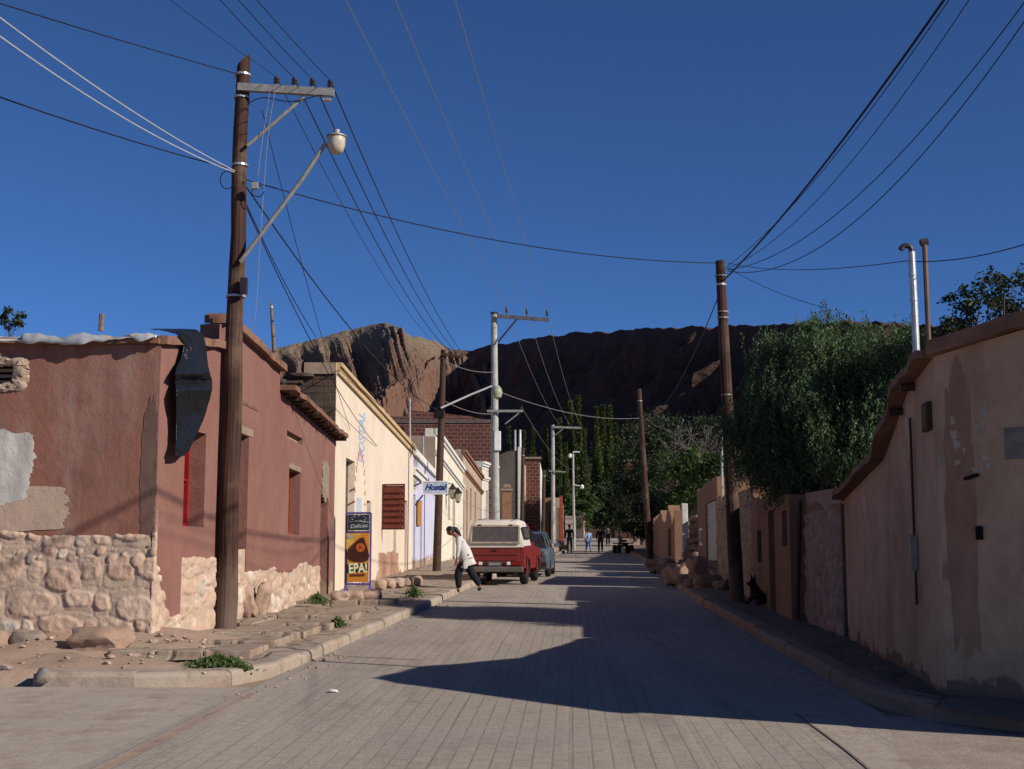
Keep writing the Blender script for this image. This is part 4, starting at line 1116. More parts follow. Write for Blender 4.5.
slab(plR2, uu - .28, uu, z - .15, z + .11, .003, .045).build('frame', M['darkwood'], vb); slab(plR2, uu - .25, uu - .03, z - .12, z + .08, .04, .05).build('grille', simple('rusty_mesh', (.10, .05, .03), .8), vb)
u, z = plR1.hit(1014, 444); slab(plR1, u - .08, u + .45, z - .13, z + .14, -.01, .012).build('plaster_patch', simple('grey_cement_patch', (.20, .165, .14), .9), hR)
M['stain_r'] = plaster('rust_brown_stain', (.33, .185, .115), (.28, .155, .10), streak=(.38, .235, .15), amp=1.); M['limechip'] = simple('exposed_pale_lime', (.38, .31, .24), .9); rnd = random.Random(2)
for k, (px, py) in enumerate([(985, 412), (976, 423), (981, 432), (986, 447), (985, 458), (988, 466), (953, 420), (954, 434), (957, 444), (957, 463), (964, 450), (975, 470), (939, 458), (943, 478)]):
    u, z = plR1.hit(px, py)
    m_ = irregular(plR1, u, z, rnd.uniform(.012, .04), rnd.uniform(.018, .045), -.004, .004, k, n=14, rough=.9); m_.build('chipped_plaster', M['limechip'], hR)
u, z = plR1.hit(962, 520); irregular(plR1, u, z, .13, 1.25, -.01, .003, 71, rough=.25).build('rain_stain', M['stain_r'], hR)
u, z = plR1.hit(973, 477); MB().bbox(plR1.pt(u, z, .03), (.13, .05, .025), .006, plR1.M() @ Matrix.Rotation(-.25, 3, 'Y')).build('iron_bracket', M['black'], hR)
u, z = plR1.hit(980, 533); MB().bbox(plR1.pt(u, z, .01), (.06, .04, .12), .01, plR1.M()).build('iron_bracket', M['black'], hR)
# drainpipe and meter conduit on the street side
mb = MB(); u1, z1 = plR2.hit(913, 418); u2, z2 = plR2.hit(921, 605)
mb.tube([plR2.pt(u1, z1, .03), plR2.pt(u1, lerp(z1, z2, .6), .03), plR2.pt(u1, z2, .03)], .014, 6)
pp = mb.build('conduit', M['darkwood'], hR)
z3 = plR2.hit(919, 535)[1]; z4 = plR2.hit(919, 571)[1]
MB().bbox(plR2.pt(u1, (z3 + z4) / 2, .045), (.05, .07, z3 - z4), .008, plR2.M()).build('conduit_cover', simple('pale_grey_plastic', (.26, .23, .20), .6), hR)

# stove pipes
c1 = thing('flue_pipe', 'shiny metal flue pipe with a curled hood on the ochre house roof', 'pipe', at(917, 366, 13.3))
mb = MB(); mb.tube([at(917, 366, 13.3), at(914, 300, 13.3), at(911.5, 252, 13.3)], .036, 12)
for py in (352, 300, 275): mb.tube([at(lerp(911.2, 917, (py - 252) / 114), py + 1, 13.3), at(lerp(911.2, 917, (py - 252) / 114), py - 2, 13.3)], .041, 12)
mb.build('pipe', M['steel'], c1)
cx_, cy_ = 906.5, 250
MB().tube([at(911.5 - 0 * k, 252, 13.3) if k == 0 else at(906.2 + 5.5 * math.cos(k * .42), 251 - 5.5 * math.sin(k * .42) , 13.3) for k in range(8)], .028, 10).build('hood', simple('sooty_metal', (.05, .045, .04), .5, metal=.4), c1)
c2 = thing('flue_pipe', 'brown rusty flue pipe with a flat cap behind the shiny one', 'pipe', at(929, 352, 13.9))
MB().tube([at(929, 352, 13.9), at(924.5, 243, 13.9)], .026, 10).build('pipe', simple('rusty_pipe', (.16, .10, .07), .7, metal=.2), c2)
MB().tube([at(920.5, 243, 13.9), at(927.5, 241.5, 13.9)], .04, 8).build('cap', simple('dark_cap', (.05, .04, .035), .6), c2)

def rough_wall(name, label, p0, p1, zt, mat, cat='wall', thick=.45, stones=None, seed=1, jag=.06, ops=(), fill=None):
    h = thing(name, label, cat, (p0[0], p0[1], gz(p0[1])))
    pl = Plane(p0, p1)
    ol = [pxop(pl, *o[:4]) for o in ops]
    wall_front(pl, zt, ol, thick=thick, jag=jag, step=.2, rev=.25).build('wall', mat, h)
    for o, q in zip(ops, ol):
        if o[4] == 'd': door(pl, q, h, M['darkwood'], handle=False)
        else: window(pl, q, h, M['darkwood'], bars=0, rows=1)
    if stones: footing(pl, 0, pl.L, lambda u: zt(u) - .05, h, stones, seed=seed, smin=.16, smax=.4, base=.0, name='stone_facing', res=.04, dark=.55)
    return h, pl
sw, plSW = rough_wall('stone_wall', 'dark rubble stone garden wall under the big tree beside the ochre house', (4.62, 21.4), (4.47, 18.42), lambda u: 2.35, M['mudwall'], stones=M['stones_dark'], seed=61)
hS = thing('adobe_house', 'small tan mud house with narrow slit windows in the shade of the big tree', 'house', (4.7, 24, gz(24)))
plS1 = Plane((5.02, 28.3), (4.42, 21.6))
zS = lambda u: lerp(plS1.hit(752, 498)[1], plS1.hit(793, 492)[1] , u / plS1.L)
oS = [pxop(plS1, 757.5, 530, 761.5, 562), pxop(plS1, 769, 509, 775, 612), pxop(plS1, 782, 510, 787, 546)]
wall_front(plS1, zS, oS, rev=.2, jag=.04, step=.3).build('wall', M['mudwall'], hS)
window(plS1, oS[0], hS, M['darkwood'], bars=0, rows=1); door(plS1, oS[1], hS, M['darkwood'], handle=False); window(plS1, oS[2], hS, M['darkwood'], bars=0, rows=1)
box_body([(4.9, 21.65), (5.5, 28.3), (9.5, 28.3), (9.5, 21.65)], 0, [2.5, 2.9, 2.9, 2.5], M['mudwall'], 'house_body', hS)
dp = MB().tube([at(800, 500, 21.3), at(797.5, 618, 21.3)], .035, 8).build('drainpipe', M['darkwood'], hS)
sw2, pl2 = rough_wall('stone_wall', 'brown field stone wall behind the leaning wooden pole on the right', (5.45, 36), (5.05, 28.45), lambda u: lerp(plSW.hit(845, 540)[1] * 0 + 2.9, 2.75, u / 7), M['mudwall'], stones=M['stones_dark'], seed=71, ops=())
hT = thing('adobe_house', 'mud house with a white corrugated metal roller door on the right', 'house', (6.1, 40, gz(40)))
plT1 = Plane((5.95, 43.5), (5.55, 36.6))
zT = lambda u: lerp(zpx(490, 43.5), zpx(478, 37), u / plT1.L)
oT = [pxop(plT1, 706, 499, 716.5, 573), pxop(plT1, 699.5, 528, 702, 545)]
wall_front(plT1, zT, oT, rev=.12, jag=.05, step=.4).build('wall', M['mudwall'], hT)
a, b, c, d = oT[0]; mb = MB(); nr = 26
for k in range(nr):
    z0 = lerp(c, d, k / nr); z1 = lerp(c, d, (k + 1) / nr)
    slab(plT1, a, b, z0 + .012, z1 - .012, -.14, -.05, mb); slab(plT1, a, b, z0 - .012, z0 + .012, -.14, -.09, mb)
mb.build('roller_door', simple('pale_metal_door', (.42, .42, .40), .6, .1), hT)
window(plT1, oT[1], hT, M['white_paint'], bars=0, rows=1, rev=.05)
plT2 = Plane((5.80, 36.62), (8.3, 36.62)); wall_front(plT2, lambda u: lerp(zpx(478, 37), zpx(500, 37), u / 2.5), [], thick=.45, jag=.1, step=.3).build('wall', M['stones_dark'] if False else M['mudwall'], hT)
mb = MB(); rnd = random.Random(13)
for r in range(8):
    for k in range(13):
        for q in range(3): mb.stone((5.85 + k * .03 + q * .3 + .06 * r + rnd.uniform(-.08, .08), 44.2 + k * .40 + .2 * (r % 2), gz(46) + .2 + r * .25), (rnd.uniform(.26, .46), rnd.uniform(.3, .5), rnd.uniform(.22, .32)), Matrix.Rotation(rnd.uniform(-.4, .4), 3, 'Y'), seed=r * 20 + k, sub=1)
tag(mb.build('rubble_pile', M['stones_dark']), 'stacked heap of loose brown stones just beyond the white metal roller door', 'stone pile', kind='stuff')
wl, plWL = rough_wall('plastered_wall', 'short peeling wall with a crumbled top beyond the log pile', (6.5, 60), (6.05, 50.5), lambda u: zpx(516, 55) + .25 * math.sin(u * 1.3), M['mudwall'], ops=[(668, 528, 671, 556, 'd')], jag=.15)  # pale wall; brown mud render paints its shade into the colour
gtp = MB().bbox((6.3, 49.5, gz(50) + 1.25), (.22, .22, 2.5), .03).build('gate_post', M['white']); tag(gtp, 'square whitewashed gate post at the end of the peeling wall', 'post')
rough_wall('stone_wall', 'long low dark stone wall running back behind the thin leaning pole', (10.2, 100), (6.65, 61), lambda u: gz(80) + 2.2 - u * .01, M['mudwall'], stones=None, jag=.2)
# ================================================================== poles
def crossarm(parent, a, b, n, th=.1, mat=None, ins=None, off0=.25, insul_h=.13):
    a = Vector(a); b = Vector(b); d = (b - a); t = d.normalized(); s = Vector((-t.y, t.x, 0)).normalized()
    Mx = Matrix((t, s, t.cross(s))).transposed()
    arm = MB().box((a + b) / 2, (d.length, th * .8, th), Mx).build('crossarm', mat or M['steelgrey'], parent)
    tips = []
    for k in range(n):
        p = a.lerp(b, off0 + (1 - off0 - .04) * k / max(1, n - 1)) + Vector((0, 0, th / 2))
        MB().lathe([(.012, 0), (.012, insul_h * .3), (.045, insul_h * .35), (.05, insul_h * .5), (.03, insul_h * .6), (.045, insul_h * .75), (.035, insul_h), (.01, insul_h * 1.1)], p, 10).build('insulator', M['insul'], arm)
        tips.append(p + Vector((0, 0, insul_h)))
    return arm, tips
Yp = 19.3
p1 = thing('utility_pole', 'tall weathered wooden pole with a globe street lamp and crossarm, on the left pavement', 'utility pole', at(226, 640, Yp))
base = at(225.5, 640, Yp); base.z = gz(Yp) + .1; top = at(243, 62, Yp)
pts = [base.lerp(top, k / 16) + Vector((.012 * math.sin(k * 1.3), 0, 0)) for k in range(17)]
rr = [lerp(.150, .100, k / 16) * (1.0 + .03 * math.sin(k * 2.7)) for k in range(17)]
mb = MB().tube(pts, rr, 16)
for v_ in mb.v[-16:]: v_.z += .10 * ((v_.x - top.x) / .1)
mb.build('post', M['pole'], p1)
for py in (76, 171, 306, 100):
    c_ = base.lerp(top, (640 - py) / 578); MB().lathe([(.118 + .02 * (py > 200), -.015), (.124 + .02 * (py > 200), -.015), (.124 + .02 * (py > 200), .015), (.118 + .02 * (py > 200), .015)], c_, 16).build('band', M['steel'], p1)
arm, tips1 = crossarm(p1, at(238, 87, Yp - .12), at(334, 93, Yp - .12), 4, .11, off0=.40)
MB().tube([at(247, 146, Yp - .14), at(304, 97, Yp - .12)], .028, 8).build('arm_brace', M['steelgrey'], arm)
MB().box(at(327, 97, Yp - .1), (.12, .08, .12)).build('end_bracket', M['steel'], arm)
la = MB().tube([at(240, 262, Yp - .15), at(262, 233, Yp - .17), at(300, 182, Yp - .2), at(326, 143, Yp - .22)], .032, 10).build('lamp_arm', M['steelgrey'], p1)
lc = at(336.5, 140, Yp - .22)
globe = NT('dusty_lamp_glass'); globe.b.inputs['Transmission Weight'].default_value = .25
globe.out(globe.mix(globe.ramp(globe.noise(9, 4), .4, .7), (.62, .56, .44), (.45, .36, .24)), .35)
prof = [(.02, .155), (.05, .15), (.05, .10), (.085, .085), (.145, .065), (.15, .045), (.13, .04)]
MB().lathe(prof[::-1], lc, 20).build('lamp_hood', M['steelgrey'], p1)
MB().lathe([(.02, -.21), (.07, -.20), (.105, -.16), (.128, -.08), (.132, 0), (.128, .042)], lc, 20).build('lamp_shade', globe.m, p1, smooth=True)
MB().bbox(at(244, 286, Yp - .18), (.10, .1, .24), .01).build('meter_box', M['insul'], p1)
# little hanging leads and loops
def wire_mesh(pts, r, sag, n=26, sides=5):
    out = []
    for (a, b), s in zip(zip(pts, pts[1:]), sag):
        a = Vector(a); b = Vector(b)
        for k in range(n + 1):
            t = k / n; q = a.lerp(b, t); q.z -= 4 * s * t * (1 - t)
            if out and (q - out[-1]).length < 1e-4: continue
            out.append(q)
    return MB().tube(out, r, sides)
def lead(pxs, Y, r, name, mat, par):
    P = [at(x, y, Y) for x, y in pxs]
    MB().tube([tuple(q) for q in P], r, 5).build(name, mat, par)
def sm(pts, n=20): return bez(pts, n)
lead(sm([(275, 92), (262, 150), (268, 200), (253, 255), (262, 300), (252, 330)]), Yp - .2, .004, 'loose_lead', M['wire_grey'], p1)
lead(sm([(270, 90), (262, 140), (258, 175)]), Yp - .2, .004, 'loose_lead', M['wire_grey'], p1)
lead([(235 + 7 * math.cos(k * .5) - 8, 180 + 9 * math.sin(k * .5)) for k in range(1, 12)], Yp - .2, .008, 'cable_loop', M['wire'], p1)
lead([(258 + 6 * math.cos(k * .5), 191 + 6 * math.sin(k * .5)) for k in range(0, 13)], Yp - .2, .008, 'cable_loop', M['wire'], p1)
lead(sm([(247, 105), (262, 92), (275, 95), (285, 112), (300, 98), (322, 95)]), Yp - .16, .008, 'jumper_lead', M['wire'], p1)
MB().bbox(at(255, 186, Yp - .2), (.1, .08, .1), .01).build('junction_box', M['steelgrey'], p1)

Y2 = 47
p2 = thing('utility_pole', 'dark wooden pole behind the blue hanging sign with a long white lamp arm', 'utility pole', at(437, 578, Y2))
b2 = at(436.5, 577, Y2); b2.z = gz(Y2) + .1; t2 = at(443.5, 350, Y2)
MB().tube([b2, b2.lerp(t2, .5), t2], [.145, .125, .10], 12).build('post', M['darkwood'], p2)
la2 = MB().tube([at(441, 408, Y2 - .2), at(470, 395, Y2 - .3), at(492, 386, Y2 - .4)], .035, 8).build('lamp_arm', M['white_paint'], p2)
MB().lathe([(.03, -.3), (.15, -.22), (.19, -.05), (.16, .08), (.08, .18), (.03, .2)], at(497, 391, Y2 - .4), 14).build('lamp_shade', simple('greenish_lamp_glass', (.32, .34, .22), .4), p2, smooth=True)
MB().bbox(at(439, 413, Y2), (.36, .36, .35), .03).build('junction_box', M['black'], p2)
_, tips2 = crossarm(p2, at(441, 354, Y2 - .1), at(463, 357, Y2 - .1), 4, .09, M['darkwood'], off0=.1, insul_h=.1)

Y3 = 52
p3 = thing('utility_pole', 'tall pale concrete pole with a wide three insulator crossarm behind the red pickup', 'utility pole', at(496, 566, Y3))
b3 = at(496, 570, Y3); b3.z = gz(Y3); t3 = at(494, 314, Y3)
MB().tube([b3, b3.lerp(t3, .5), t3], [.17, .148, .12], 14).build('post', M['concrete_pole'], p3)
MB().lathe([(.14, 0), (.15, .01), (.15, .06), (.12, .07)], t3, 14).build('band', M['insul'], p3)
arm3, tips3 = crossarm(p3, at(497, 316, Y3 - .2), at(549, 320, Y3 - .2), 3, .13, simple('dark_steel', (.10, .10, .11), .6), off0=.18, insul_h=.3)
MB().tube([at(498, 342, Y3 - .2), at(517, 319, Y3 - .2)], .035, 6).build('arm_brace', M['insul'], arm3)
arm3b, tips3b = crossarm(p3, at(487, 411, Y3 - .2), at(523, 411, Y3 - .2), 2, .09, M['steelgrey'], off0=.1, insul_h=.12)
MB().tube([at(505, 424, Y3 - .2), at(519, 413, Y3 - .2)], .03, 6).build('arm_brace', M['steelgrey'], arm3b)
MB().bbox(at(497.5, 441, Y3 - .1), (.26, .25, .75), .03).build('junction_box', M['white_paint'], p3)  # white pillar of the house behind, modelled as a box on the pole

Y5 = 86
p5 = thing('utility_pole', 'distant pale concrete pole with a crossarm before the poplars', 'utility pole', at(553, 548, Y5))
MB().tube([Vector((at(553, 500, Y5).x, Y5, gz(Y5))), at(552.8, 425, Y5)], [.15, .11], 10).build('post', M['concrete_pole'], p5)
a5, tips5 = crossarm(p5, at(553, 427, Y5 - .2), at(581, 428, Y5 - .2), 3, .12, M['steelgrey'], off0=.2, insul_h=.2)
MB().tube([at(554, 436, Y5 - .2), at(563, 429, Y5 - .2)], .03, 6).build('arm_brace', M['steelgrey'], a5)
crossarm(p5, at(549, 471, Y5 - .2), at(566, 472, Y5 - .2), 2, .08, M['steelgrey'], off0=.1, insul_h=.1)
Y6 = 100
p6 = thing('street_lamp', 'slim far street lamp with two white lamp heads, behind the walkers', 'street lamp', at(574, 545, Y6))
MB().tube([Vector((at(574, 500, Y6).x, Y6, gz(Y6))), at(573, 452, Y6)], [.10, .075], 10).build('post', M['concrete_pole'], p6)
MB().tube([at(573, 452, Y6 - .1), at(580, 452, Y6 - .1)], .05, 6).build('arm', M['white_paint'], p6)
for px, py in ((570, 455.5), (582, 486.5)):
    MB().lathe([(.03, -.2), (.13, -.12), (.15, .04), (.06, .14)], at(px, py, Y6 - .2), 10).build('lamp_head', M['white_paint'], p6)
MB().tube([at(573, 485, Y6 - .1), at(581, 486, Y6 - .1)], .04, 6).build('arm', M['white_paint'], p6)

def plainpole(label, x0, y0, x1, y1, Y, r0, r1, mat, name='utility_pole', cat='utility pole', group=None, ground=True):
    h = thing(name, label, cat, at(x0, y0, Y), group)
    b = at(x0, y0, Y)
    if ground: b.z = gz(Y)
    t = at(x1, y1, Y)
    mb = MB().tube([b.lerp(t, k / 8) for k in range(9)], [lerp(r0, r1, k / 8) for k in range(9)], 12)
    mb.build('post', mat, h)
    MB().lathe([(r1 + .004, -.02), (r1 + .012, -.02), (r1 + .012, .02), (r1 + .004, .02)], b.lerp(t, .93), 12).build('band', M['steel'], h)
    return h, t
Y8 = 27.2
p8, t8 = plainpole('leaning brown wooden pole on the right pavement by the rocks', 737.5, 604, 720, 261, Y8, .150, .095, M['pole'])
for py in (276, 312, 318, 395): 
    c_ = at(lerp(720, 737.5, (py - 261) / 343), py, Y8); MB().lathe([(.10, -.012), (.118, -.012), (.118, .012), (.10, .012)], c_, 12).build('band', M['steelgrey'], p8)
p9, t9 = plainpole('thin leaning wooden pole before the green trees near the street end', 650, 566, 639, 389, 66, .17, .11, M['pole'])
p10, t10 = plainpole('thin dark wooden pole against the grey gable', 521.5, 560, 523, 448, 80, .13, .1, M['darkwood'])
p11, t11 = plainpole('dark wooden pole by the stones past the parked cars', 542.5, 560, 544, 470, 82, .13, .1, M['darkwood'])
plainpole('thin grey metal antenna mast beside the leaning wooden pole', 722.5, 500, 721.5, 428, 34, .03, .025, M['steel'], 'antenna_mast', 'mast', ground=False)
plainpole('weathered stick standing on the red house roof against the mountain', 275, 362, 271, 303, 25.5, .045, .025, M['oldwood'], 'wooden_stick', 'stick', ground=False)
for lb, x, ya, yb in (('thin metal pipe standing on the white house parapet, near the brick house', 410, 440, 398), ('short metal pipe on the parapet between cream house and dark pole', 423.5, 470, 436)):
    plainpole(lb, x, ya, x - .3, yb, 50 if x < 415 else 57, .035, .03, M['steel'], 'vent_pipe', 'pipe', ground=False)
plainpole('left pale pipe of the pair above the dark grey gable', 515, 455, 515, 430, 94, .09, .08, M['concrete_pole'], 'vent_pipe', 'pipe', ground=False)
plainpole('right taller pale pipe of the pair above the dark grey gable', 520, 455, 520, 430, 93, .1, .08, M['white_paint'], 'vent_pipe', 'pipe', ground=False)

# ================================================================== wires
def wire(label, pts, r=.008, sag=None, mat='wire', group='overhead wires'):
    o = wire_mesh(pts, r, sag or [0.05] * (len(pts) - 1)).build('overhead_wire', M[mat], None, True)
    tag(o, label, 'wire', group)
def ext(a, b, k): a = Vector(a); b = Vector(b); return a + (b - a) * k
pt1 = at(243, 70, Yp); pm1 = at(237, 172, Yp)
wire('black cable from the top left sky corner to the head of the lamp pole', [ext(at(245, 76, Yp), at(0, 0, 13.5), 1.6), at(245, 76, Yp)], .008, [.04])
wire('upper of two pale cables curving down to the lamp pole from the left', [ext(pm1, at(0, 5, 12.5), 1.35), pm1], .007, [.16], 'wire_pale')
wire('lower of two pale cables curving down to the lamp pole from the left', [ext(at(236, 173, Yp), at(0, 19, 12.5), 1.35), at(236, 173, Yp)], .007, [.22], 'wire_pale')
wire('black cable meeting the lamp pole from the left below the pale cables', [ext(at(237, 170, Yp), at(0, 91, 13.5), 1.4), at(237, 170, Yp)], .009, [.08])
wire('long black cable crossing the street from the lamp pole to the leaning right pole', [at(240, 178, Yp), at(718, 263, Y8)], .010, [.30])
wire('black cable from the right pole past the flue pipes to the right picture edge', [at(728, 263, Y8), at(905, 261, 14.5), ext(at(905, 261, 14.5), at(1024, 232, 11), 1.5)], .0055, [.12, .12])
xs0 = [187, 232, 250, 268]
for k, tp_ in enumerate(tips1):
    near = at(xs0[k], 0, Yp - 3.4)
    wire('wire running from the frame top to insulator ' + ['nearest the pole', 'second from the pole', 'third from the pole', 'at the arm tip'][k] + ' on the lamp pole', [ext(tp_, near, 5.), tp_], .006 if k else .004, [.25], 'wire')
    wire('wire running down the street from the insulator ' + ['nearest the pole', 'second from the pole', 'third from the pole', 'at the arm tip'][k] + ' to the dark pole', [tp_, tips2[k]], .010 if k > 0 else .006, [.55 - .06 * k], 'wire')
exits = [358, 405, 462]
for k, tp_ in enumerate(tips3):
    wire(['left', 'middle', 'right'][k] + ' of three thin wires fanning up the sky from the concrete pole crossarm', [ext(tp_, at(exits[k], 0, 25), 2.6), tp_], .008, [.5], 'wire_grey')
    wire(['left', 'middle', 'right'][k] + ' thin wire from the concrete pole crossarm on to the far concrete pole', [tp_, tips5[k]], .009, [.5], 'wire_grey')
wire('service cable dropping from the lamp pole to the red house roof', [at(242, 195, Yp - .1), at(316, 337, 27)], .008, [.1])
wire('thick cable sloping from the lamp pole down to the dark pole junction box', [at(243, 182, Yp - .1), at(438, 410, Y2)], .012, [.5])
wire('second cable sloping from the lamp pole past the cream house cornice', [at(243, 200, Yp - .1), plY.pt(plY.hit(376, 446)[0], plY.hit(376, 446)[1], .03)], .009, [.35], 'wire')
wire('thin cable hanging down beside the lamp pole brace to the cream house gable', [at(262, 110, Yp - .1), plY.pt(plY.hit(349, 430)[0], plY.hit(349, 430)[1], .03)], .006, [.2])
wire('cable crossing the mountain from the white lamp arm to the thin leaning pole', [at(497, 391, Y2), at(640, 418, 66)], .010, [.35], 'wire_grey')
wire('cable from the leaning right pole curving down to the thin leaning pole', [at(721, 290, Y8), at(640, 412, 66)], .012, [1.0])
wire('thin cable from the leaning right pole down into the big tree', [at(728, 268, Y8), at(826, 308, 24)], .006, [.08])
rts = [(944, 0, 'thick dark bundled cable, leftmost of those rising to the upper right', .017, .18, 14.2), (949, 0, 'thin wire twisted close beside the thick bundled cable', .006, .30, 14.2), (969, 0, 'black wire just right of the thick bundled cable', .006, .5, 14.5), (1024, 3, 'upper of two wires rising to the top right corner', .0075, .68, 15), (1024, 22, 'lower of two wires rising to the top right corner', .0075, .9, 15)]
for k, (x, y, lb, r, s, Yx) in enumerate(rts):
    e = at(x, y, Yx); a = at(724 + k, 267 + (13 if k == 0 else k), Y8)
    sl_ = (e - a); sl_.z = 0; sl_.normalize()
    wire(lb, [e + sl_ * 26 + V((0, 0, 3.2 + k * .3)), e + sl_ * 9 + V((0, 0, 2.0)), e, a], r, [0, 0, s])
for k in range(2):
    wire(['upper', 'lower'][k] + ' cable continuing from the dark pole to the concrete pole', [at(443, 360 + 40 * k, Y2), at(494, 372 + 42 * k, Y3)], .010, [.15], 'wire_grey')
wire('cable from the concrete pole lower arm to the far street lamp', [tips3b[1], at(573, 470, Y6)], .008, [.5], 'wire_grey')

# ================================================================== signs
def ground_sign():
    Y = 30.2; x = at(358.5, 550, Y).x
    g = gz(Y) + .17
    h = thing('advertising_sign', 'tall orange advertising stand reading EPA! with a dark chalk panel on top', 'sign', (x, Y, g))
    px = 1350 / Y; wdt = 24 / px; z = lambda py: at(358, py, Y).z
    o = Vector((x, Y, 0))
    fr = MB(); r = .022
    for s in (-1, 1): fr.tube([o + Vector((s * wdt / 2, 0, z(592))), o + Vector((s * wdt / 2, 0, z(513)))], r, 8)
    for py in (513, 532, 584): fr.tube([o + Vector((-wdt / 2, 0, z(py))), o + Vector((wdt / 2, 0, z(py)))], r, 8)
    for s in (-1, 1):
        fr.tube([o + Vector((s * wdt / 2, -.3, g + .02)), o + Vector((s * wdt / 2, -.12, z(588))), o + Vector((s * wdt / 2, 0, z(586))), o + Vector((s * wdt / 2, .12, z(588))), o + Vector((s * wdt / 2, .3, g + .02))], r, 8)
        fr.tube([o + Vector((s * wdt / 2, -.3, g + .03)), o + Vector((s * wdt / 2, .3, g + .03))], .018, 6)
    fr.build('frame', M['purple'], h)
    def panel(name, z0, z1, mat, w=wdt - .06, y=-.03, th=.03): return MB().bbox((x, Y + y, (z0 + z1) / 2), (w, th, z1 - z0), .008).build(name, mat, h)
    top = panel('top_panel', z(530.5), z(514.5), simple('slate_board', (.035, .042, .05), .6))
    pl = Plane((x - .5, Y - .046), (x + .5, Y - .046))
    ch = simple('chalk_white', (.55, .58, .58), .8)
    text_mesh('Delicias', .125, ch, 'chalk_lettering', top, pl, .5, z(526), .002, rot=.06, shear=.3)
    mb = MB()
    for k in range(9):
        w = 2 * math.pi * k / 9; q = [pl.pt(.5 + .16 * math.cos(w + d) , z(518.5) + .06 * math.sin(w + d), .001) for d in (0, .25)]
        mb.tube(q, .008, 4)
    mb.tube([pl.pt(.3, z(522), .001), pl.pt(.5, z(521), .001), pl.pt(.72, z(522.5), .001)], .007, 4)
    mb.build('chalk_drawing', ch, top)
    main = panel('poster_panel', z(582), z(533), simple('orange_poster', (.50, .20, .028), .45, .15, 3))
    def disc(name, pts, mat, off):
        P = [pl.pt(.5 + a, b, off) for a, b in pts]; m = MB(); m.prism(P, (0, 0, 0), (0, -.003, 0)); return m.build(name, mat, main)
    cz = z(549)
    # yellow corner, chocolate wedge, round orange bite, words
    disc('yellow_corner', [(-.27, z(534)), (.05, z(534)), (-.27, z(550))], simple('poster_yellow', (.60, .36, .08), .45), .001)
    wedge = [(-.27, z(556)), (-.20, z(548)), (-.10, z(543.5)), (.03, z(538)), (.12, z(537)), (.16, z(543)), (.21, z(549)), (.25, z(556)), (.22, z(560)), (.10, z(562.5)), (-.06, z(562)), (-.20, z(560))]
    disc('chocolate_slice', wedge, simple('poster_brown', (.06, .018, .010), .4, .3), .004)
    disc('orange_disc', [(.05 + .10 * math.cos(a), z(547.5) + .10 * math.sin(a)) for a in [2 * math.pi * k / 18 for k in range(18)]], simple('poster_deep_orange', (.42, .10, .02), .4), .007)
    disc('red_core', [(.02, z(549.5)), (.10, z(547.5)), (.02, z(545.5))], simple('poster_red', (.20, .015, .01), .4), .010)
    disc('round_stamp', [(-.19 + .07 * math.cos(a), z(536.5) + .05 * math.sin(a)) for a in [2 * math.pi * k / 14 for k in range(14)]], simple('poster_grey', (.45, .42, .36), .5), .008)
    disc('word_band', [(-.24, z(573)), (.22, z(571)), (.22, z(563)), (-.24, z(565))], simple('poster_dark_green', (.035, .035, .015), .5), .004)
    text_mesh('EPA!', .27, simple('poster_cream', (.72, .68, .42), .5), 'lettering', main, pl, .5, z(568.5), .009, rot=.05, sx=.80, sz=1.1, bold=.008)
    disc('brown_band', [(-.18, z(576.5)), (.15, z(576)), (.15, z(573.8)), (-.18, z(574.3))], simple('poster_brown_band', (.12, .03, .015), .5), .005)
ground_sign()
def hanging_sign():
    Y = 44.5
    h = thing('hanging_sign', 'pale blue hanging sign with dark blue lettering on a bracket before the dark wooden pole', 'sign', at(435, 487, Y))
    a, b = at(423, 487, Y), at(447, 487, Y)
    pl = Plane((a.x, Y), (b.x, Y)); z = lambda py: at(435, py, Y).z
    slab(pl, .0, pl.L, z(493.5), z(482), -.03, .0).build('board', simple('pale_blue_sign_paint', (.36, .42, .52), .7, .25), h)
    f = MB()
    for u0, u1, z0, z1 in ((-.05, pl.L + .05, z(481.8), z(480.9)), (-.05, 0, z(494), z(481.8)), (pl.L, pl.L + .04, z(494), z(481.8)), (0, pl.L, z(494.4), z(493.6))): slab(pl, u0, u1, z0, z1, -.04, .012, f)
    f.build('frame', M['white_paint'], h)
    text_mesh('Hostal', .26, M['navy'], 'lettering', h, pl, pl.L / 2, z(487.5), .003, shear=.35, sx=.98, bold=.012)
    wl = plY.pt(plY.L - 4.2, 0, .02)
    MB().tube([at(423, 495, Y), at(419, 500, Y), at(415.5, 505, Y + .4)], .03, 6).tube([at(423, 482, Y), at(414, 486, Y + .4)], .025, 6).build('bracket', simple('dark_blue_iron', (.03, .05, .14), .6), h)
hanging_sign()
# wall lanterns
for lb, px, py, o in (('left', 452.5, 492, .5), ('right', 458, 496, .8)):
    Y = 62; c0 = at(px, py, Y)
    h = thing('wall_lantern', lb + ' old street lantern hanging beside the brown shutters of the cream house', 'lantern', c0)
    MB().lathe([(.10, -.26), (.17, .10), (.12, .14)], c0, 6).build('glass', simple('lantern_glass', (.28, .27, .20), .3), h)
    MB().lathe([(.2, .12), (.19, .17), (.08, .30), (.02, .40)], c0, 6).build('hood', M['insul'], h); MB().lathe([(.02, -.33), (.11, -.27), (.10, -.25)], c0, 6).build('finial', M['insul'], h)
    u, z = plC1.hit(px - 4, py - 6); MB().tube([c0 + Vector((0, 0, .38)), plC1.pt(u, c0.z + .45, .0)], .03, 6).build('bracket', M['insul'], h)

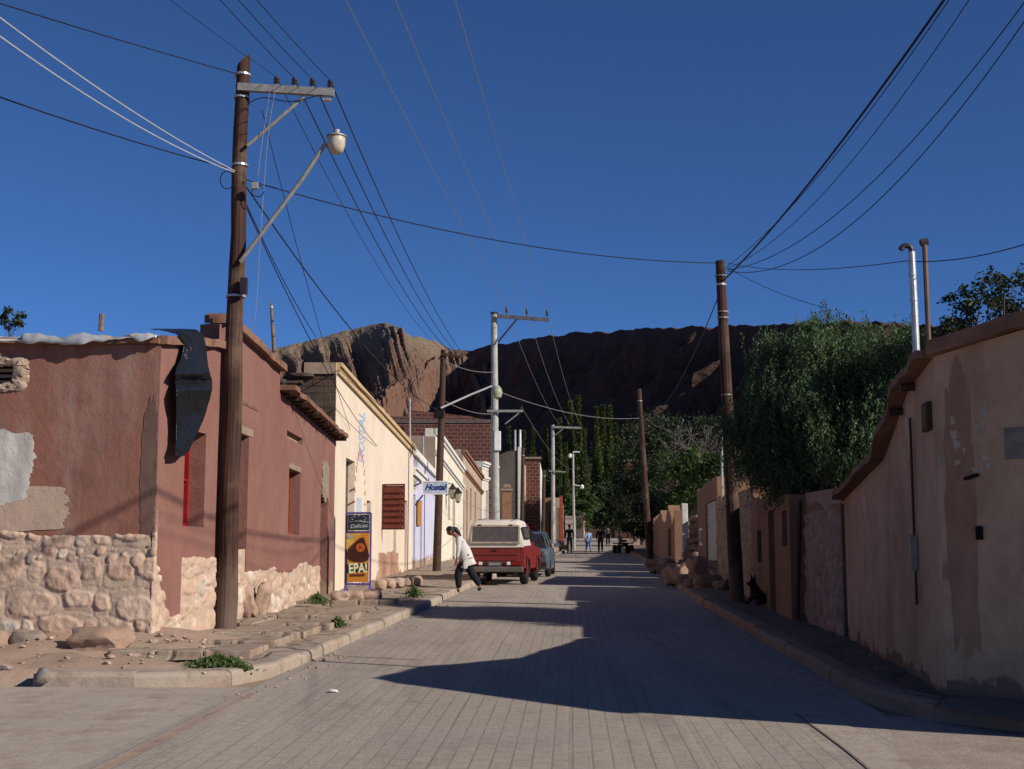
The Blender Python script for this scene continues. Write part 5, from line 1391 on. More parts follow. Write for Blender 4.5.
# ================================================================== vehicles
def wheel(par, c, r, w, hub='steel'):
    Mx = Matrix.Rotation(R(90), 3, 'Y')
    o = MB().lathe([(r * .55, -w / 2), (r * .92, -w / 2), (r, -w * .32), (r, w * .32), (r * .92, w / 2), (r * .55, w / 2)], c, 26, Mx).build('wheel', M['rubber'], par, smooth=True)
    MB().lathe([(r * .1, w * .30), (r * .18, w * .34), (r * .22, w * .22), (r * .45, w * .18), (r * .55, w * .42), (r * .60, w * .50), (r * .60, -w * .4)], c, 20, Mx if c[0] > 0 else Matrix.Rotation(R(-90), 3, 'Y')).build('rim', M['bumper'] if hub != 'steel' else M['steel'], o, smooth=True)
def loft(sections, close=True):
    """sections: list of rings of equal length"""
    mb = MB(); n = len(sections[0]); v = [p for s in sections for p in s]; f = []
    for i in range(len(sections) - 1):
        for k in range(n):
            k2 = (k + 1) % n
            if not close and k2 == 0: continue
            f.append((i * n + k, i * n + k2, (i + 1) * n + k2, (i + 1) * n + k))
    f += [tuple(range(n))[::-1], tuple((len(sections) - 1) * n + k for k in range(n))]
    return mb.add(v, f)
def ringsec(y, hw, z0, z1, rt=.08, rb=.05, taper=0.):
    """rounded rectangle cross-section at y (x half-width hw)"""
    pts = []
    for (cx, cz, a0, r) in ((hw - rb, z0 + rb, -90, rb), (hw - taper - rt, z1 - rt, 0, rt), (-(hw - taper) + rt, z1 - rt, 90, rt), (-hw + rb, z0 + rb, 180, rb)):
        for k in range(4):
            a = R(a0 + 30 * k); pts.append(Vector((cx + r * math.cos(a), y, cz + r * math.sin(a))))
    return pts
def pickup():
    Y = 38.4; a = at(494, 560, Y); rz = R(-7.2)
    h = thing('pickup_truck', 'old red pickup with a cream camper canopy parked by the left kerb', 'pickup', (a.x + .02, Y, gz(Y) + .008), world=False, rz=rz)
    h.rotation_euler.x = .0215
    hw = .83
    # lower body with wheel arches: side profile polygon extruded, arches cut by shape
    def side(x0, x1, arches=True):
        prof = [(0.0, .52), (0.0, 1.06), (0.04, 1.09), (2.0, 1.09), (2.05, 1.10), (3.3, 1.06), (4.35, .98), (4.5, .80), (4.5, .45), (4.25, .40)]
        def arch(c, r):
            return [(c + r * math.cos(R(t)), .36 + r * math.sin(R(t))) for t in range(0, 181, 20)]
        prof += arch(3.65, .40) + [(3.2, .42), (1.5, .42)] + arch(1.0, .40) + [(.5, .46)]
        return [Vector((x, y, z)) for y, z in prof], x0, x1
    
    body = MB()
    for prof in ([(0, .78), (0, 1.06), (.04, 1.09), (2.03, 1.09), (3.3, 1.06), (4.35, .98), (4.5, .80), (4.5, .78)], [(0, .50), (0, .78), (.58, .78), (.58, .46)], [(1.42, .42), (1.42, .78), (3.23, .78), (3.23, .42)], [(4.07, .40), (4.07, .78), (4.5, .78), (4.5, .45)]):
        body.prism([Vector((0, y, z)) for y, z in prof], (-hw, 0, 0), (hw, 0, 0))
    bo = body.build('body', M['truck_red'], h)
        # dusty lower rear flank: fender flares
    for s in (-1, 1):
        fl = MB()
        for c in (1.0, 3.65):
            ring = []
            for t in range(-10, 191, 10):
                ring.append((c + .40 * math.cos(R(t)), .36 + .40 * math.sin(R(t)), c + .46 * math.cos(R(t)), .36 + .46 * math.sin(R(t))))
            v = []; f = []
            for (y1, z1, y2, z2) in ring: v += [(s * (hw + .03), y1, z1), (s * (hw + .015), y2, z2), (s * (hw - .1), y1, z1)]
            for i in range(len(ring) - 1):
                for j in (0,): f.append((3 * i, 3 * i + 1, 3 * i + 4, 3 * i + 3)); f.append((3 * i, 3 * i + 3, 3 * i + 5, 3 * i + 2))
            fl.add(v, f); fl.build('fender_flare', M['truck_red'], h); fl = MB()
    # tailgate
    tg = MB().bbox((0, -.015, .83), (1.44, .04, .46), .015)
    tgo = tg.build('tailgate', M['truck_red'], h)
    MB().bbox((0, -.045, .90), (1.30, .02, .10), .008).bbox((0, -.045, .74), (1.30, .02, .10), .008).build('pressed_panel', M['truck_red'], tgo)
    MB().bbox((0, -.06, .985), (.16, .03, .05), .01).build('handle', M['insul'], tgo)
    MB().bbox((0, -.03, 1.075), (1.66, .05, .035), .01).build('trim_strip', M['truck_cap'], tgo)
    for s in (-1, 1):
        t_ = MB().bbox((s * .62, -.035, .615), (.34, .03, .10), .01).build('tail_light', M['tail'], h)
        MB().bbox((s * .40, -.037, .615), (.10, .03, .09), .01).build('reversing_lens', M['white_paint'], t_)
    pt = MB().bbox((0, -.05, .60), (.40, .02, .13), .01).build('number_plate', simple('dirty_plate', (.10, .10, .10), .5), h)
    MB().bbox((0, -.063, .60), (.30, .006, .06), .002).build('plate_band', simple('plate_grey_band', (.25, .25, .25), .5), pt)
    MB().bbox((0, -.12, .45), (1.66, .12, .15), .03).build('bumper', M['bumper'], h)
    # canopy over the bed
    secs = [ringsec(.02, .80, 1.09, 1.13, .02, .01), ringsec(.03, .80, 1.09, 1.5, .10, .01, .10), ringsec(.22, .80, 1.09, 1.78, .14, .01, .14), ringsec(.9, .80, 1.09, 1.84, .15, .01, .14), ringsec(1.9, .80, 1.09, 1.80, .15, .01, .14), ringsec(2.05, .80, 1.09, 1.70, .15, .01, .14)]
    secs = [ringsec(.0, .81, 1.092, 1.12, .012, .01), ringsec(.20, .81, 1.092, 1.74, .10, .01, .13), ringsec(.30, .81, 1.092, 1.81, .12, .01, .15), ringsec(1.0, .81, 1.092, 1.85, .13, .01, .15), ringsec(2.0, .81, 1.092, 1.82, .13, .01, .15)]
    cn = loft(secs).build('canopy', M['truck_cap'], h, smooth=True)
    # rear window, raked with the canopy back
    rk_ = Matrix.Rotation(-math.atan2(.20, .62), 3, 'X')
    f_ = MB(); c0 = Vector((0, .075, 1.42))
    for (dx, dz, wx, wz) in ((0, .245, 1.38, .06), (0, -.245, 1.44, .06), (-.68, 0, .06, .46), (.68, 0, .06, .46)): f_.bbox(c0 + rk_ @ Vector((dx, -.02, dz)), (wx, .04, wz), .012, rk_)
    fo = f_.build('rear_window', simple('window_rubber_frame', (.30, .25, .20), .6), cn)
    MB().bbox(c0 + rk_ @ Vector((0, -.012, 0)), (1.30, .02, .43), .006, rk_).build('pane', M['tinted'], fo)
    for s in (-1, 1):
        MB().bbox(c0 + rk_ @ Vector((s * .45, -.05, .27)), (.10, .03, .03), .006, rk_).build('hinge', M['insul'], cn)
        lean = Matrix.Rotation(-s * .19, 3, 'Y')
        wf = MB().bbox((s * .765, 1.1, 1.46), (.03, 1.35, .36), .03, lean).build('side_window', M['insul'], cn)
        MB().bbox((s * .778, 1.1, 1.46), (.02, 1.25, .28), .02, lean).build('pane', M['tinted'], wf)
    for x_ in (-.5, .5): MB().tube([(x_, .25, 1.85), (x_, 1.95, 1.88)], .012, 6).build('roof_rail', M['insul'], cn)
    # cab and bonnet
    cab = loft([ringsec(2.06, .79, 1.0, 1.62, .12, .02, .14), ringsec(2.15, .80, 1.0, 1.74, .12, .02, .17), ringsec(3.0, .80, 1.0, 1.75, .12, .02, .17), ringsec(3.25, .80, 1.0, 1.60, .12, .02, .15), ringsec(3.6, .80, 1.0, 1.08, .04, .02, .05)]).build('cab', M['truck_red'], h, smooth=True)
    for s in (-1, 1):
        lean = Matrix.Rotation(-s * .22, 3, 'Y')
        MB().bbox((s * .745, 2.75, 1.38), (.03, .75, .34), .03, lean).build('side_window', M['glass'], cab)
        MB().bbox((s * .95, 3.2, 1.22), (.16, .08, .18), .03).build('wing_mirror', M['insul'], cab)
        MB().bbox((s * (hw + .004), 2.7, .80), (.012, 1.0, .5), .004).build('door', M['truck_red'], cab)
    for c in (1.0, 3.65):
        for s in (-1, 1): wheel(h, (s * .72, c, .345), .345, .21)
    MB().tube([(-.3, .1, .36), (-.3, 1.2, .4), (-.2, 3, .42)], .035, 8).build('exhaust_pipe', M['bumper'], h)
    MB().bbox((0, 2.2, .46), (1.2, 3.9, .12), .03).bbox((0, 1.0, .36), (1.3, .12, .12), .03).build('chassis', M['black'], h)
    MB().bbox((.55, .12, .42), (.12, .02, .26), .005).bbox((-.55, .12, .42), (.12, .02, .26), .005).build('mud_flap', M['rubber'], h)
pickup()
def bluecar():
    Y = 44.8; a = at(524, 560, Y)
    h = thing('parked_car', 'grey blue hatchback parked just ahead of the red pickup, mostly hidden by it', 'car', (a.x, Y, gz(Y) + .008), world=False, rz=R(-5))
    h.rotation_euler.x = .0215
    bd = loft([ringsec(0, .72, .35, .85, .12, .08), ringsec(.12, .80, .25, .95, .14, .08), ringsec(.8, .83, .22, .98, .12, .06), ringsec(3.2, .83, .22, .95, .12, .06), ringsec(3.9, .80, .24, .82, .16, .08), ringsec(4.1, .70, .32, .66, .14, .08)]).build('body', M['car_blue'], h, smooth=True)
    cb = loft([ringsec(.15, .74, .92, .97, .02, .01), ringsec(.55, .72, .92, 1.38, .10, .02, .10), ringsec(1.0, .74, .92, 1.46, .12, .02, .15), ringsec(2.2, .74, .92, 1.45, .12, .02, .15), ringsec(3.1, .72, .90, .97, .03, .01, .02)]).build('cabin', M['glass'], h, smooth=True)
    rf = loft([ringsec(.75, .58, 1.40, 1.45, .02, .02), ringsec(1.1, .60, 1.42, 1.485, .03, .02), ringsec(2.1, .60, 1.42, 1.48, .03, .02), ringsec(2.3, .56, 1.38, 1.44, .02, .02)]).build('roof', M['car_blue'], h, smooth=True)
    for s in (-1, 1):
        [MB().tube(q_, .032, 6).build('pillar', M['car_blue'], h) for q_ in ([(s * .62, .5, 1.36), (s * .74, .16, .95)], [(s * .60, 2.25, 1.43), (s * .745, 3.05, .94)], [(s * .605, 1.35, 1.45), (s * .755, 1.4, .94)])]
        MB().bbox((s * .93, 2.75, 1.02), (.2, .1, .14), .04).build('wing_mirror', M['chrome'], h)
        MB().bbox((s * .64, .03, .74), (.14, .1, .12), .03).build('tail_light', M['bumper'], h)
        for c in (.75, 3.25): wheel(h, (s * .74, c, .30), .30, .18)
    MB().bbox((0, -.02, .42), (1.5, .14, .16), .04).build('bumper', M['insul'], h)
bluecar()

# ================================================================== people
def skin_chain(name, joints, edges, mat, parent, root=0, sub=2, smooth=True):
    """joints: {name:(pos, rx, ry)}; grows a skinned surface and returns the mesh object"""
    me = bpy.data.meshes.new(name); keys = list(joints)
    me.from_pydata([tuple(joints[k][0]) for k in keys], [(keys.index(a), keys.index(b)) for a, b in edges], [])
    ob = bpy.data.objects.new(name, me); C.objects.link(ob)
    md = ob.modifiers.new('skin', 'SKIN'); md.use_smooth_shade = True; md.branch_smoothing = .6
    sv = me.skin_vertices[0].data
    for i, k in enumerate(keys):
        r = joints[k][1]; sv[i].radius = (r, r) if not hasattr(r, '__len__') else r
        sv[i].use_root = (i == root)
    ss = ob.modifiers.new('sub', 'SUBSURF'); ss.levels = ss.render_levels = sub
    bpy.context.view_layer.update()
    m2 = bpy.data.meshes.new_from_object(ob.evaluated_get(bpy.context.evaluated_depsgraph_get()))
    m2.name = name; bpy.data.objects.remove(ob)
    m2.materials.clear(); m2.materials.append(mat)
    m2.polygons.foreach_set('use_smooth', [True] * len(m2.polygons)); m2.update()
    return link(name, m2, parent)

def person(label, loc, rz, J, shirt, trousers, hair='hair', hairstyle='short', group=None, scale=1., shoes='blackcloth', sub=1, hands=True, extra=None, sleeves=True):
    """J: joint positions in the person's own space (x right, y forward, z up)"""
    h = thing('person', label, 'person', loc, group, world=False, rz=rz); h.scale = (scale,) * 3
    G = lambda k: V(J[k])
    jt = {}
    jt['pel'] = (G('pel'), .115); jt['waist'] = (G('waist'), .105); jt['chest'] = (G('chest'), .125); jt['neck'] = (G('neck'), .055); jt['skull'] = (G('head'), .06)
    ed = [('pel', 'waist'), ('waist', 'chest'), ('chest', 'neck'), ('neck', 'skull')]
    for s in 'LR':
        jt['sh' + s] = (G('sh' + s), .058); jt['el' + s] = (G('el' + s), .042); jt['wr' + s] = (G('wr' + s), .028)
        jt['hip' + s] = (G('hip' + s), .085); jt['kn' + s] = (G('kn' + s), .06); jt['an' + s] = (G('an' + s), .04); jt['toe' + s] = (G('toe' + s), .035)
        d = (G('wr' + s) - G('el' + s)).normalized(); jt['hd' + s] = (G('wr' + s) + d * .08, .034)
        ed += [('chest', 'sh' + s), ('sh' + s, 'el' + s), ('el' + s, 'wr' + s), ('wr' + s, 'hd' + s), ('pel', 'hip' + s), ('hip' + s, 'kn' + s), ('kn' + s, 'an' + s), ('an' + s, 'toe' + s)]
        if hands:
            sd = V((1, 0, 0)) if abs(d.x) < .8 else V((0, 1, 0)); sd = (sd - d * sd.dot(d)).normalized(); fw = d.cross(sd)
            for q in range(4):
                o = (q - 1.5) * .020; L = (.075, .085, .08, .06)[q]
                jt['f%d%s' % (q, s)] = (jt['hd' + s][0] + fw * o + d * .03, .009); jt['g%d%s' % (q, s)] = (jt['hd' + s][0] + fw * o + d * (.03 + L) + sd * .02, .008)
                ed += [('hd' + s, 'f%d%s' % (q, s)), ('f%d%s' % (q, s), 'g%d%s' % (q, s))]
            jt['t' + s] = (jt['hd' + s][0] + fw * .05 + d * .01, .010); ed += [('hd' + s, 't' + s)]
    body = skin_chain('body', jt, ed, M['skin'], h, 0, sub)
    # head joined into the same mesh
    hd = G('head'); fwd = V(J.get('face', (0, 1, 0))).normalized(); upv = V(J.get('hup', (0, 0, 1))).normalized(); rt = fwd.cross(upv).normalized(); upv = rt.cross(fwd)
    Mx = Matrix((rt, fwd, upv)).transposed()
    bm = bmesh.new(); bm.from_mesh(body.data)
    hm = bmesh.new(); bmesh.ops.create_uvsphere(hm, u_segments=20, v_segments=14, radius=1)
    for v in hm.verts:
        x, y, z = v.co
        X, Y_, Z = x * .076, y * .096, z * .118
        if z < 0: X *= 1 + z * .28; Y_ *= 1 + z * .12
        if y > .3: 
            Y_ += .018 * math.exp(-((x / .18) ** 2)) * math.exp(-(((z + .12) / .22) ** 2))          # nose
            Y_ -= .008 * math.exp(-(((abs(x) - .38) / .15) ** 2)) * math.exp(-(((z - .08) / .12) ** 2))  # eye sockets
            Y_ += .006 * math.exp(-((x / .3) ** 2)) * math.exp(-(((z + .5) / .12) ** 2))               # mouth
        if abs(x) > .85: X *= 1.12 if abs(z) < .25 else 1                                              # ears
        v.co = Mx @ V((X, Y_, Z)) + hd + upv * .03
    tmp = bpy.data.meshes.new('t'); hm.to_mesh(tmp); bm.from_mesh(tmp); hm.free(); bm.to_mesh(body.data); bm.free(); bpy.data.meshes.remove(tmp)
    body.data.polygons.foreach_set('use_smooth', [True] * len(body.data.polygons))
    # hair cap
    hb = bmesh.new(); bmesh.ops.create_uvsphere(hb, u_segments=20, v_segments=14, radius=1)
    dl = [v for v in hb.verts if v.co.z < -.15 - .5 * (v.co.y < -.2) or (v.co.y > .55 and v.co.z < .5)]
    bmesh.ops.delete(hb, geom=dl, context='VERTS')
    for v in hb.verts:
        p = v.co; k = 1 + .05 * noise.noise(p * 4)
        v.co = Mx @ V((p.x * .088 * k, p.y * .108 * k - .006, p.z * .130 * k)) + hd + upv * .035
    hmesh = bpy.data.meshes.new('hair'); hb.to_mesh(hmesh); hb.free(); hmesh.materials.append(M[hair])
    ho = link('hair', hmesh, h); thick(ho, .012)
    if hairstyle == 'tail':
        MB().tube([hd - fwd * .08 + upv * .05, hd - fwd * .13 + upv * .0, hd - fwd * .14 + upv * -.10, hd - fwd * .13 - upv * .22], [.05, .06, .05, .02], 8).build('ponytail', M[hair], ho, smooth=True)
    # clothes over the body
    up = lambda k, g: (G(k), jt[k][1] + g)
    sj = {'pel': (G('pel') + (G('waist') - G('pel')) * (-.3 if shirt == 'whitecloth' else -.15), .20 if shirt == 'whitecloth' else .155), 'waist': (G('waist'), .175 if shirt == 'whitecloth' else .145), 'chest': (G('chest'), .180 if shirt == 'whitecloth' else .160), 'nk': (G('chest').lerp(G('neck'), .6), .085)}
    se = [('pel', 'waist'), ('waist', 'chest'), ('chest', 'nk')]
    if shirt == 'whitecloth': sj['hem'] = (G('pel') - (G('waist') - G('pel')) * .40, .185); se.append(('pel', 'hem'))
    for s in 'LR':
        sj['sh' + s] = up('sh' + s, .024); sj['el' + s] = up('el' + s, .020)
        se += [('chest', 'sh' + s), ('sh' + s, 'el' + s)]
        if sleeves: sj['wr' + s] = (G('el' + s).lerp(G('wr' + s), .92), .042); se += [('el' + s, 'wr' + s)]
    skin_chain('shirt', sj, se, M[shirt], h, 0, sub)
    fat = .03 if shirt == 'whitecloth' else 0; tj = {'pel': (G('pel') - V((0, 0, .04 if fat else 0)), .11 if fat else .150)}; te = []
    for s in 'LR':
        tj['hip' + s] = up('hip' + s, .025 - fat * .3); tj['kn' + s] = up('kn' + s, .022 + fat); tj['an' + s] = (G('kn' + s).lerp(G('an' + s), .97), .065 + fat * .3)
        te += [('pel', 'hip' + s), ('hip' + s, 'kn' + s), ('kn' + s, 'an' + s)]
        skin_chain('shoe', {'a': (G('an' + s) + V((0, -.02, -.03)), .05), 'b': (G('an' + s).lerp(G('toe' + s), .5) + V((0, 0, -.012)), .048), 'c': (G('toe' + s), .042)}, [('a', 'b'), ('b', 'c')], M[shoes], h, 0, 1)
    skin_chain('trousers', tj, te, M[trousers], h, 0, sub)
    return h
def walkJ(st=.28, sway=.2, lean=.05, height=1.72):
    k = height / 1.72
    J = dict(pel=(0, 0, .93), waist=(0, lean * .3, 1.10), chest=(0, lean * .8, 1.30), neck=(0, lean, 1.47), head=(0, lean + .02, 1.58),
             shL=(-.18, lean * .9, 1.40), shR=(.18, lean * .9, 1.40), elL=(-.24, lean - sway * .5, 1.13), elR=(.24, lean + sway * .4, 1.13), wrL=(-.24, lean - sway * .4 + .05, .90), wrR=(.23, lean + sway + .05, .92),
             hipL=(-.09, 0, .88), hipR=(.09, 0, .88), knL=(-.10, st * .62, .50), knR=(.10, -st * .30, .50), anL=(-.10, st, .09), anR=(.10, -st, .14), toeL=(-.11, st + .17, .045), toeR=(.11, -st + .15, .05))
    return {a: tuple(c * k for c in b) for a, b in J.items()}
# near walker: stooping to the left (he faces -x), stepping off the kerb
J = dict(pel=(0, -.02, .90), waist=(0, .03, 1.07), chest=(0, .12, 1.26), neck=(0, .22, 1.41), head=(0, .33, 1.48), face=(0, .80, -.60), hup=(0, .6, .8),
         shL=(-.18, .15, 1.35), shR=(.18, .15, 1.35), elL=(-.23, .16, 1.07), elR=(.23, .04, 1.07), wrL=(-.21, .20, .83), wrR=(.21, .02, .84),
         hipL=(-.09, -.02, .87), hipR=(.09, -.02, .87), knL=(-.09, .16, .50), knR=(.09, -.16, .52), anL=(-.09, .14, .09), anR=(.09, -.40, .16), toeL=(-.10, .33, .045), toeR=(.10, -.34, .045))
Yn = 33.6; xn = at(464.5, 560, Yn).x
pn = person('person in white shirt and black trousers walking bent forward beside the pickup', (xn, Yn, gz(Yn) + .03), R(95), J, 'whitecloth', 'blackcloth', hairstyle='tail', sub=2, scale=1.0)
bag = MB().bbox((xn + .03, Yn - .24, gz(Yn) + .70), (.10, .04, .17), .02).build('paper_bag', M['whitecloth']); tag(bag, 'small white paper bag in the hand of the walker in the white shirt', 'bag')
def far(label, px, Y, rz, shirt, trousers, ht, st=.2, **k):
    x = at(px, 550, Y).x
    return person(label, (x, Y, gz(Y) + .01), rz, walkJ(st, .15, .03, ht), shirt, trousers, sub=1, hands=True, **k)
far('person in black top and grey trousers walking away, leftmost of the distant group', 569.5, 87, 0, 'blackcloth', 'greycloth', 1.85, .10)
far('person in light blue shirt and jeans striding away in the distant group', 588.5, 91, R(12), 'bluecloth', 'jeans', 1.58, .26)
far('person all in black with arms spread, right of the one in light blue', 600.5, 89, 0, 'blackcloth', 'blackcloth', 1.76, .05)
far('small dark figure farther off up the street, right of the three walkers', 608, 112, 0, 'greycloth', 'blackcloth', 1.7, .1)
far('person in dark clothes standing by the parked quad on the right', 620.5, 104, R(60), 'blackcloth', 'blackcloth', 1.68, .04)
# quad bike parked on the right
def quad():
    Y = 88; x = at(625, 548, Y).x
    h = thing('quad_bike', 'black four wheeled quad bike parked in shade by the right kerb, far up the street', 'quad bike', (x, Y, gz(Y) + .004), world=False, rz=R(8))
    for s in (-1, 1):
        for c in (0, 1.15): wheel(h, (s * .42, c, .28), .28, .22, 'b')
    MB().bbox((0, .55, .55), (.42, 1.3, .26), .08).build('body', M['insul'], h)
    for c in (0, 1.15): MB().bbox((0, c, .66), (1.05, .5, .07), .03).build('mudguard', M['black'], h)
    MB().bbox((0, .4, .80), (.3, .7, .14), .05).build('seat', M['rubber'], h)
    MB().tube([(-.38, .75, 1.05), (0, .95, .98), (.38, .75, 1.05)], .025, 6).tube([(0, .95, .98), (0, 1.1, .6)], .03, 6).build('handlebar', M['insul'], h)
    MB().bbox((0, -.1, .86), (.95, .45, .03), .01).build('rack', simple('tan_plank', (.22, .13, .08), .8), h)
quad()
# dog sitting on the right pavement
def dog():
    Y = 25.8; x = at(757, 600, Y).x; g = gz(Y) + .165
    h = thing('dog', 'black dog with pricked ears sitting on the shaded right pavement', 'dog', (x, Y, g), world=False, rz=0)
    j = dict(rump=((.17, 0, .16), .13), belly=((.07, 0, .26), .12), chest=((-.04, 0, .36), .12), neck=((-.07, 0, .45), .085), head=((-.08, -.02, .52), .078), muz=((-.16, -.07, .49), .04), nose=((-.20, -.09, .48), .028),
             tl1=((.30, .04, .06), .03), tl2=((.42, .10, .035), .02))
    e = [('rump', 'belly'), ('belly', 'chest'), ('chest', 'neck'), ('neck', 'head'), ('head', 'muz'), ('muz', 'nose'), ('rump', 'tl1'), ('tl1', 'tl2')]
    for s, t in ((-1, 'a'), (1, 'b')):
        j['sho' + t] = ((-.09, s * .08, .30), .05); j['elb' + t] = ((-.07, s * .09, .20), .032); j['wri' + t] = ((-.15, s * .09, .09), .024); j['paw' + t] = ((-.21, s * .09, .028), .026)
        j['kne' + t] = ((.03, s * .13, .15), .06); j['hoc' + t] = ((.16, s * .14, .06), .03); j['hpw' + t] = ((.0, s * .14, .028), .028)
        j['ear' + t] = ((-.07 + s * .03, s * .05 - .02, .60), .028); j['tip' + t] = ((-.065 + s * .05, s * .06 - .02, .70), .010)
        e += [('chest', 'sho' + t), ('sho' + t, 'elb' + t), ('elb' + t, 'wri' + t), ('wri' + t, 'paw' + t), ('rump', 'kne' + t), ('kne' + t, 'hoc' + t), ('hoc' + t, 'hpw' + t), ('head', 'ear' + t), ('ear' + t, 'tip' + t)]
    skin_chain('body', j, e, simple('black_fur', (.010, .009, .008), .8, .3, 30), h, 0, 2)
dog()
bpy.data.objects['dog'].scale = (1, 1, .82)

# ================================================================== rocks
rnd = random.Random(21)
def boulder(px, py, Y, d, label, mat='boulder', group='boulders along the right kerb', seed=0):
    c = at(px, py, Y); g = gz(Y) + .15
    c.z = g + d[2] * .40 if py is None else max(c.z, g + d[2] * .30)
    o = MB().stone((0, 0, 0), d, Matrix.Rotation(seed * 1.7, 3, 'Z'), seed=seed, sub=3, rough=.22, boxy=.45).build('boulder', M[mat], None, True); o.location = c
    tag(o, label, 'boulder', group)
B = [(698, 570, 36, (0.50, 0.48, 0.68), 'tall pale boulder leaning at the centre of the right kerb heap'), (709, 584, 33.5, (0.84, 0.56, 0.40), 'long tan boulder at the front foot of the heap, nearest the leaning pole'), (683, 577, 37, (0.40, 0.48, 0.60), 'upright boulder left of the tall pale one in the heap'), (672, 583, 37.5, (0.44, 0.48, 0.50), 'squared boulder at the kerb edge, left front of the heap'),
     (722, 588, 33, (0.36, 0.40, 0.27), 'small boulder at the right end of the heap by the leaning pole'), (668, 566, 48, (0.76, 0.64, 0.50), 'rounded boulder in the farther group, right one'), (656, 568, 49, (0.60, 0.56, 0.48), 'rounded boulder in the farther group, left one'), (662, 574, 46, (0.40, 0.40, 0.29), 'small boulder in front of the farther group'), (712, 570, 37, (0.64, 0.56, 0.48), 'dark boulder behind the long tan one, near the white roller door'), (676, 570, 43, (0.40, 0.48, 0.40), 'boulder between the heap and the farther group')]
for k, (px, py, Y, d, lb) in enumerate(B): boulder(px, py, Y, d, lb, seed=k + 3)
for k, (px, py, Y, d, lb) in enumerate([(26, 646, 16.3, (.40, .3, .30), 'grey green rounded boulder on the dirt against the foot of the red house'), (97, 661, 16.0, (.75, .5, .35), 'flat tan rock half buried in dirt before the stone footing'), (-4, 648, 16.2, (.3, .3, .26), 'brown rock at the left picture edge by the grey one')]):
    c = at(px, py, Y); o = MB().stone((0, 0, 0), d, None, seed=k + 40, sub=3, rough=.2, boxy=.3).build('boulder', M['boulder_grey' if k == 0 else 'boulder'], None, True); o.location = (c.x, Y, gz(Y) + .20 + d[2] * .22); tag(o, lb, 'boulder')
c = at(32, 682, 13.6); o = MB().stone((0, 0, 0), (.14, .14, .16), None, seed=5, sub=2).build('rock', M['boulder_grey'], None, True); o.location = (c.x, 13.9, gz(13.9) + .12); tag(o, 'small dark stone at the broken end of the left kerb', 'stone')
for k in range(22):
    Y = rnd.uniform(33.5, 50); x = rk(Y) + rnd.uniform(.1, 1.0); s_ = rnd.uniform(.18, .42)
    o = MB().stone((0, 0, 0), (s_ * 1.2, s_, s_ * .8), Matrix.Rotation(k, 3, 'Z'), seed=k + 200, sub=2, rough=.22, boxy=.5).build('boulder', M['boulder'], None, True); o.location = (x, Y, gz(Y) + .13 + s_ * .3)
    tag(o, 'smaller broken rock scattered among the big boulders on the right pavement', 'boulder', 'small rocks among the right kerb boulders')
# rocks against the red house: two leaning stones
for k, (px, Y, d, lb) in enumerate([(262, 22.2, (.24, .22, .58), 'upright pale stone leaning on the red house just right of the lamp pole'), (247, 21.6, (.26, .26, .5), 'blocky stone pillar stub at the red house corner by the lamp pole')]):
    c = at(px, 610, Y); o = MB().stone((0, 0, 0), d, Matrix.Rotation(.25 - .5 * k, 3, 'Y'), seed=k + 60, sub=3, rough=.15, boxy=.6).build('boulder', M['stones'], None, True); o.location = (c.x, Y, gz(Y) + .2 + d[2] * .42); tag(o, lb, 'boulder')
# boulders edging the terrace outside the cream house
for k in range(3):
    Y = 26.6 + k * .1; px = 340 + k * 16; c = at(px, 603, Y)
    o = MB().stone((0, 0, 0), (.36, .42, .26), None, seed=k + 80, sub=3, rough=.12, boxy=.7).build('boulder', M['stones'], None, True); o.location = (c.x, Y, gz(Y) + .27)
    tag(o, ['leftmost', 'middle', 'rightmost'][k] + ' reddish block of the low stone edging below the orange advertising stand', 'stone block', 'low stone edging outside the cream house')
for k in range(5):
    Y = 32.6 + k * .5; px = 381 + k * 9; c = at(px, 588, Y)
    o = MB().stone((0, 0, 0), (.27, .4, .26), None, seed=k + 90, sub=2, rough=.15, boxy=.6).build('boulder', M['stones'], None, True); o.location = (c.x, Y, gz(Y) + .27)
    tag(o, 'rough reddish block of the stone bench along the foot of the cream house', 'stone block', 'stone bench blocks outside the cream house')
# stones tumbled at the left past the cars
for k in range(16):
    Y = rnd.uniform(84, 98); x = lk(Y) - rnd.uniform(.2, 1.6); s = rnd.uniform(.4, .9)
    o = MB().stone((0, 0, 0), (s, s * .8, s * .8), Matrix.Rotation(k, 3, 'Z'), seed=k + 120, sub=2, boxy=.4).build('boulder', M['boulder'], None, True); o.location = (x, Y, gz(Y) + .1 + s * .3 + .5 * max(0, (lk(Y) - x - .8)))
    tag(o, 'tan stone in the tumbled heap at the left kerb past the parked cars', 'boulder', 'stones heaped past the parked cars')

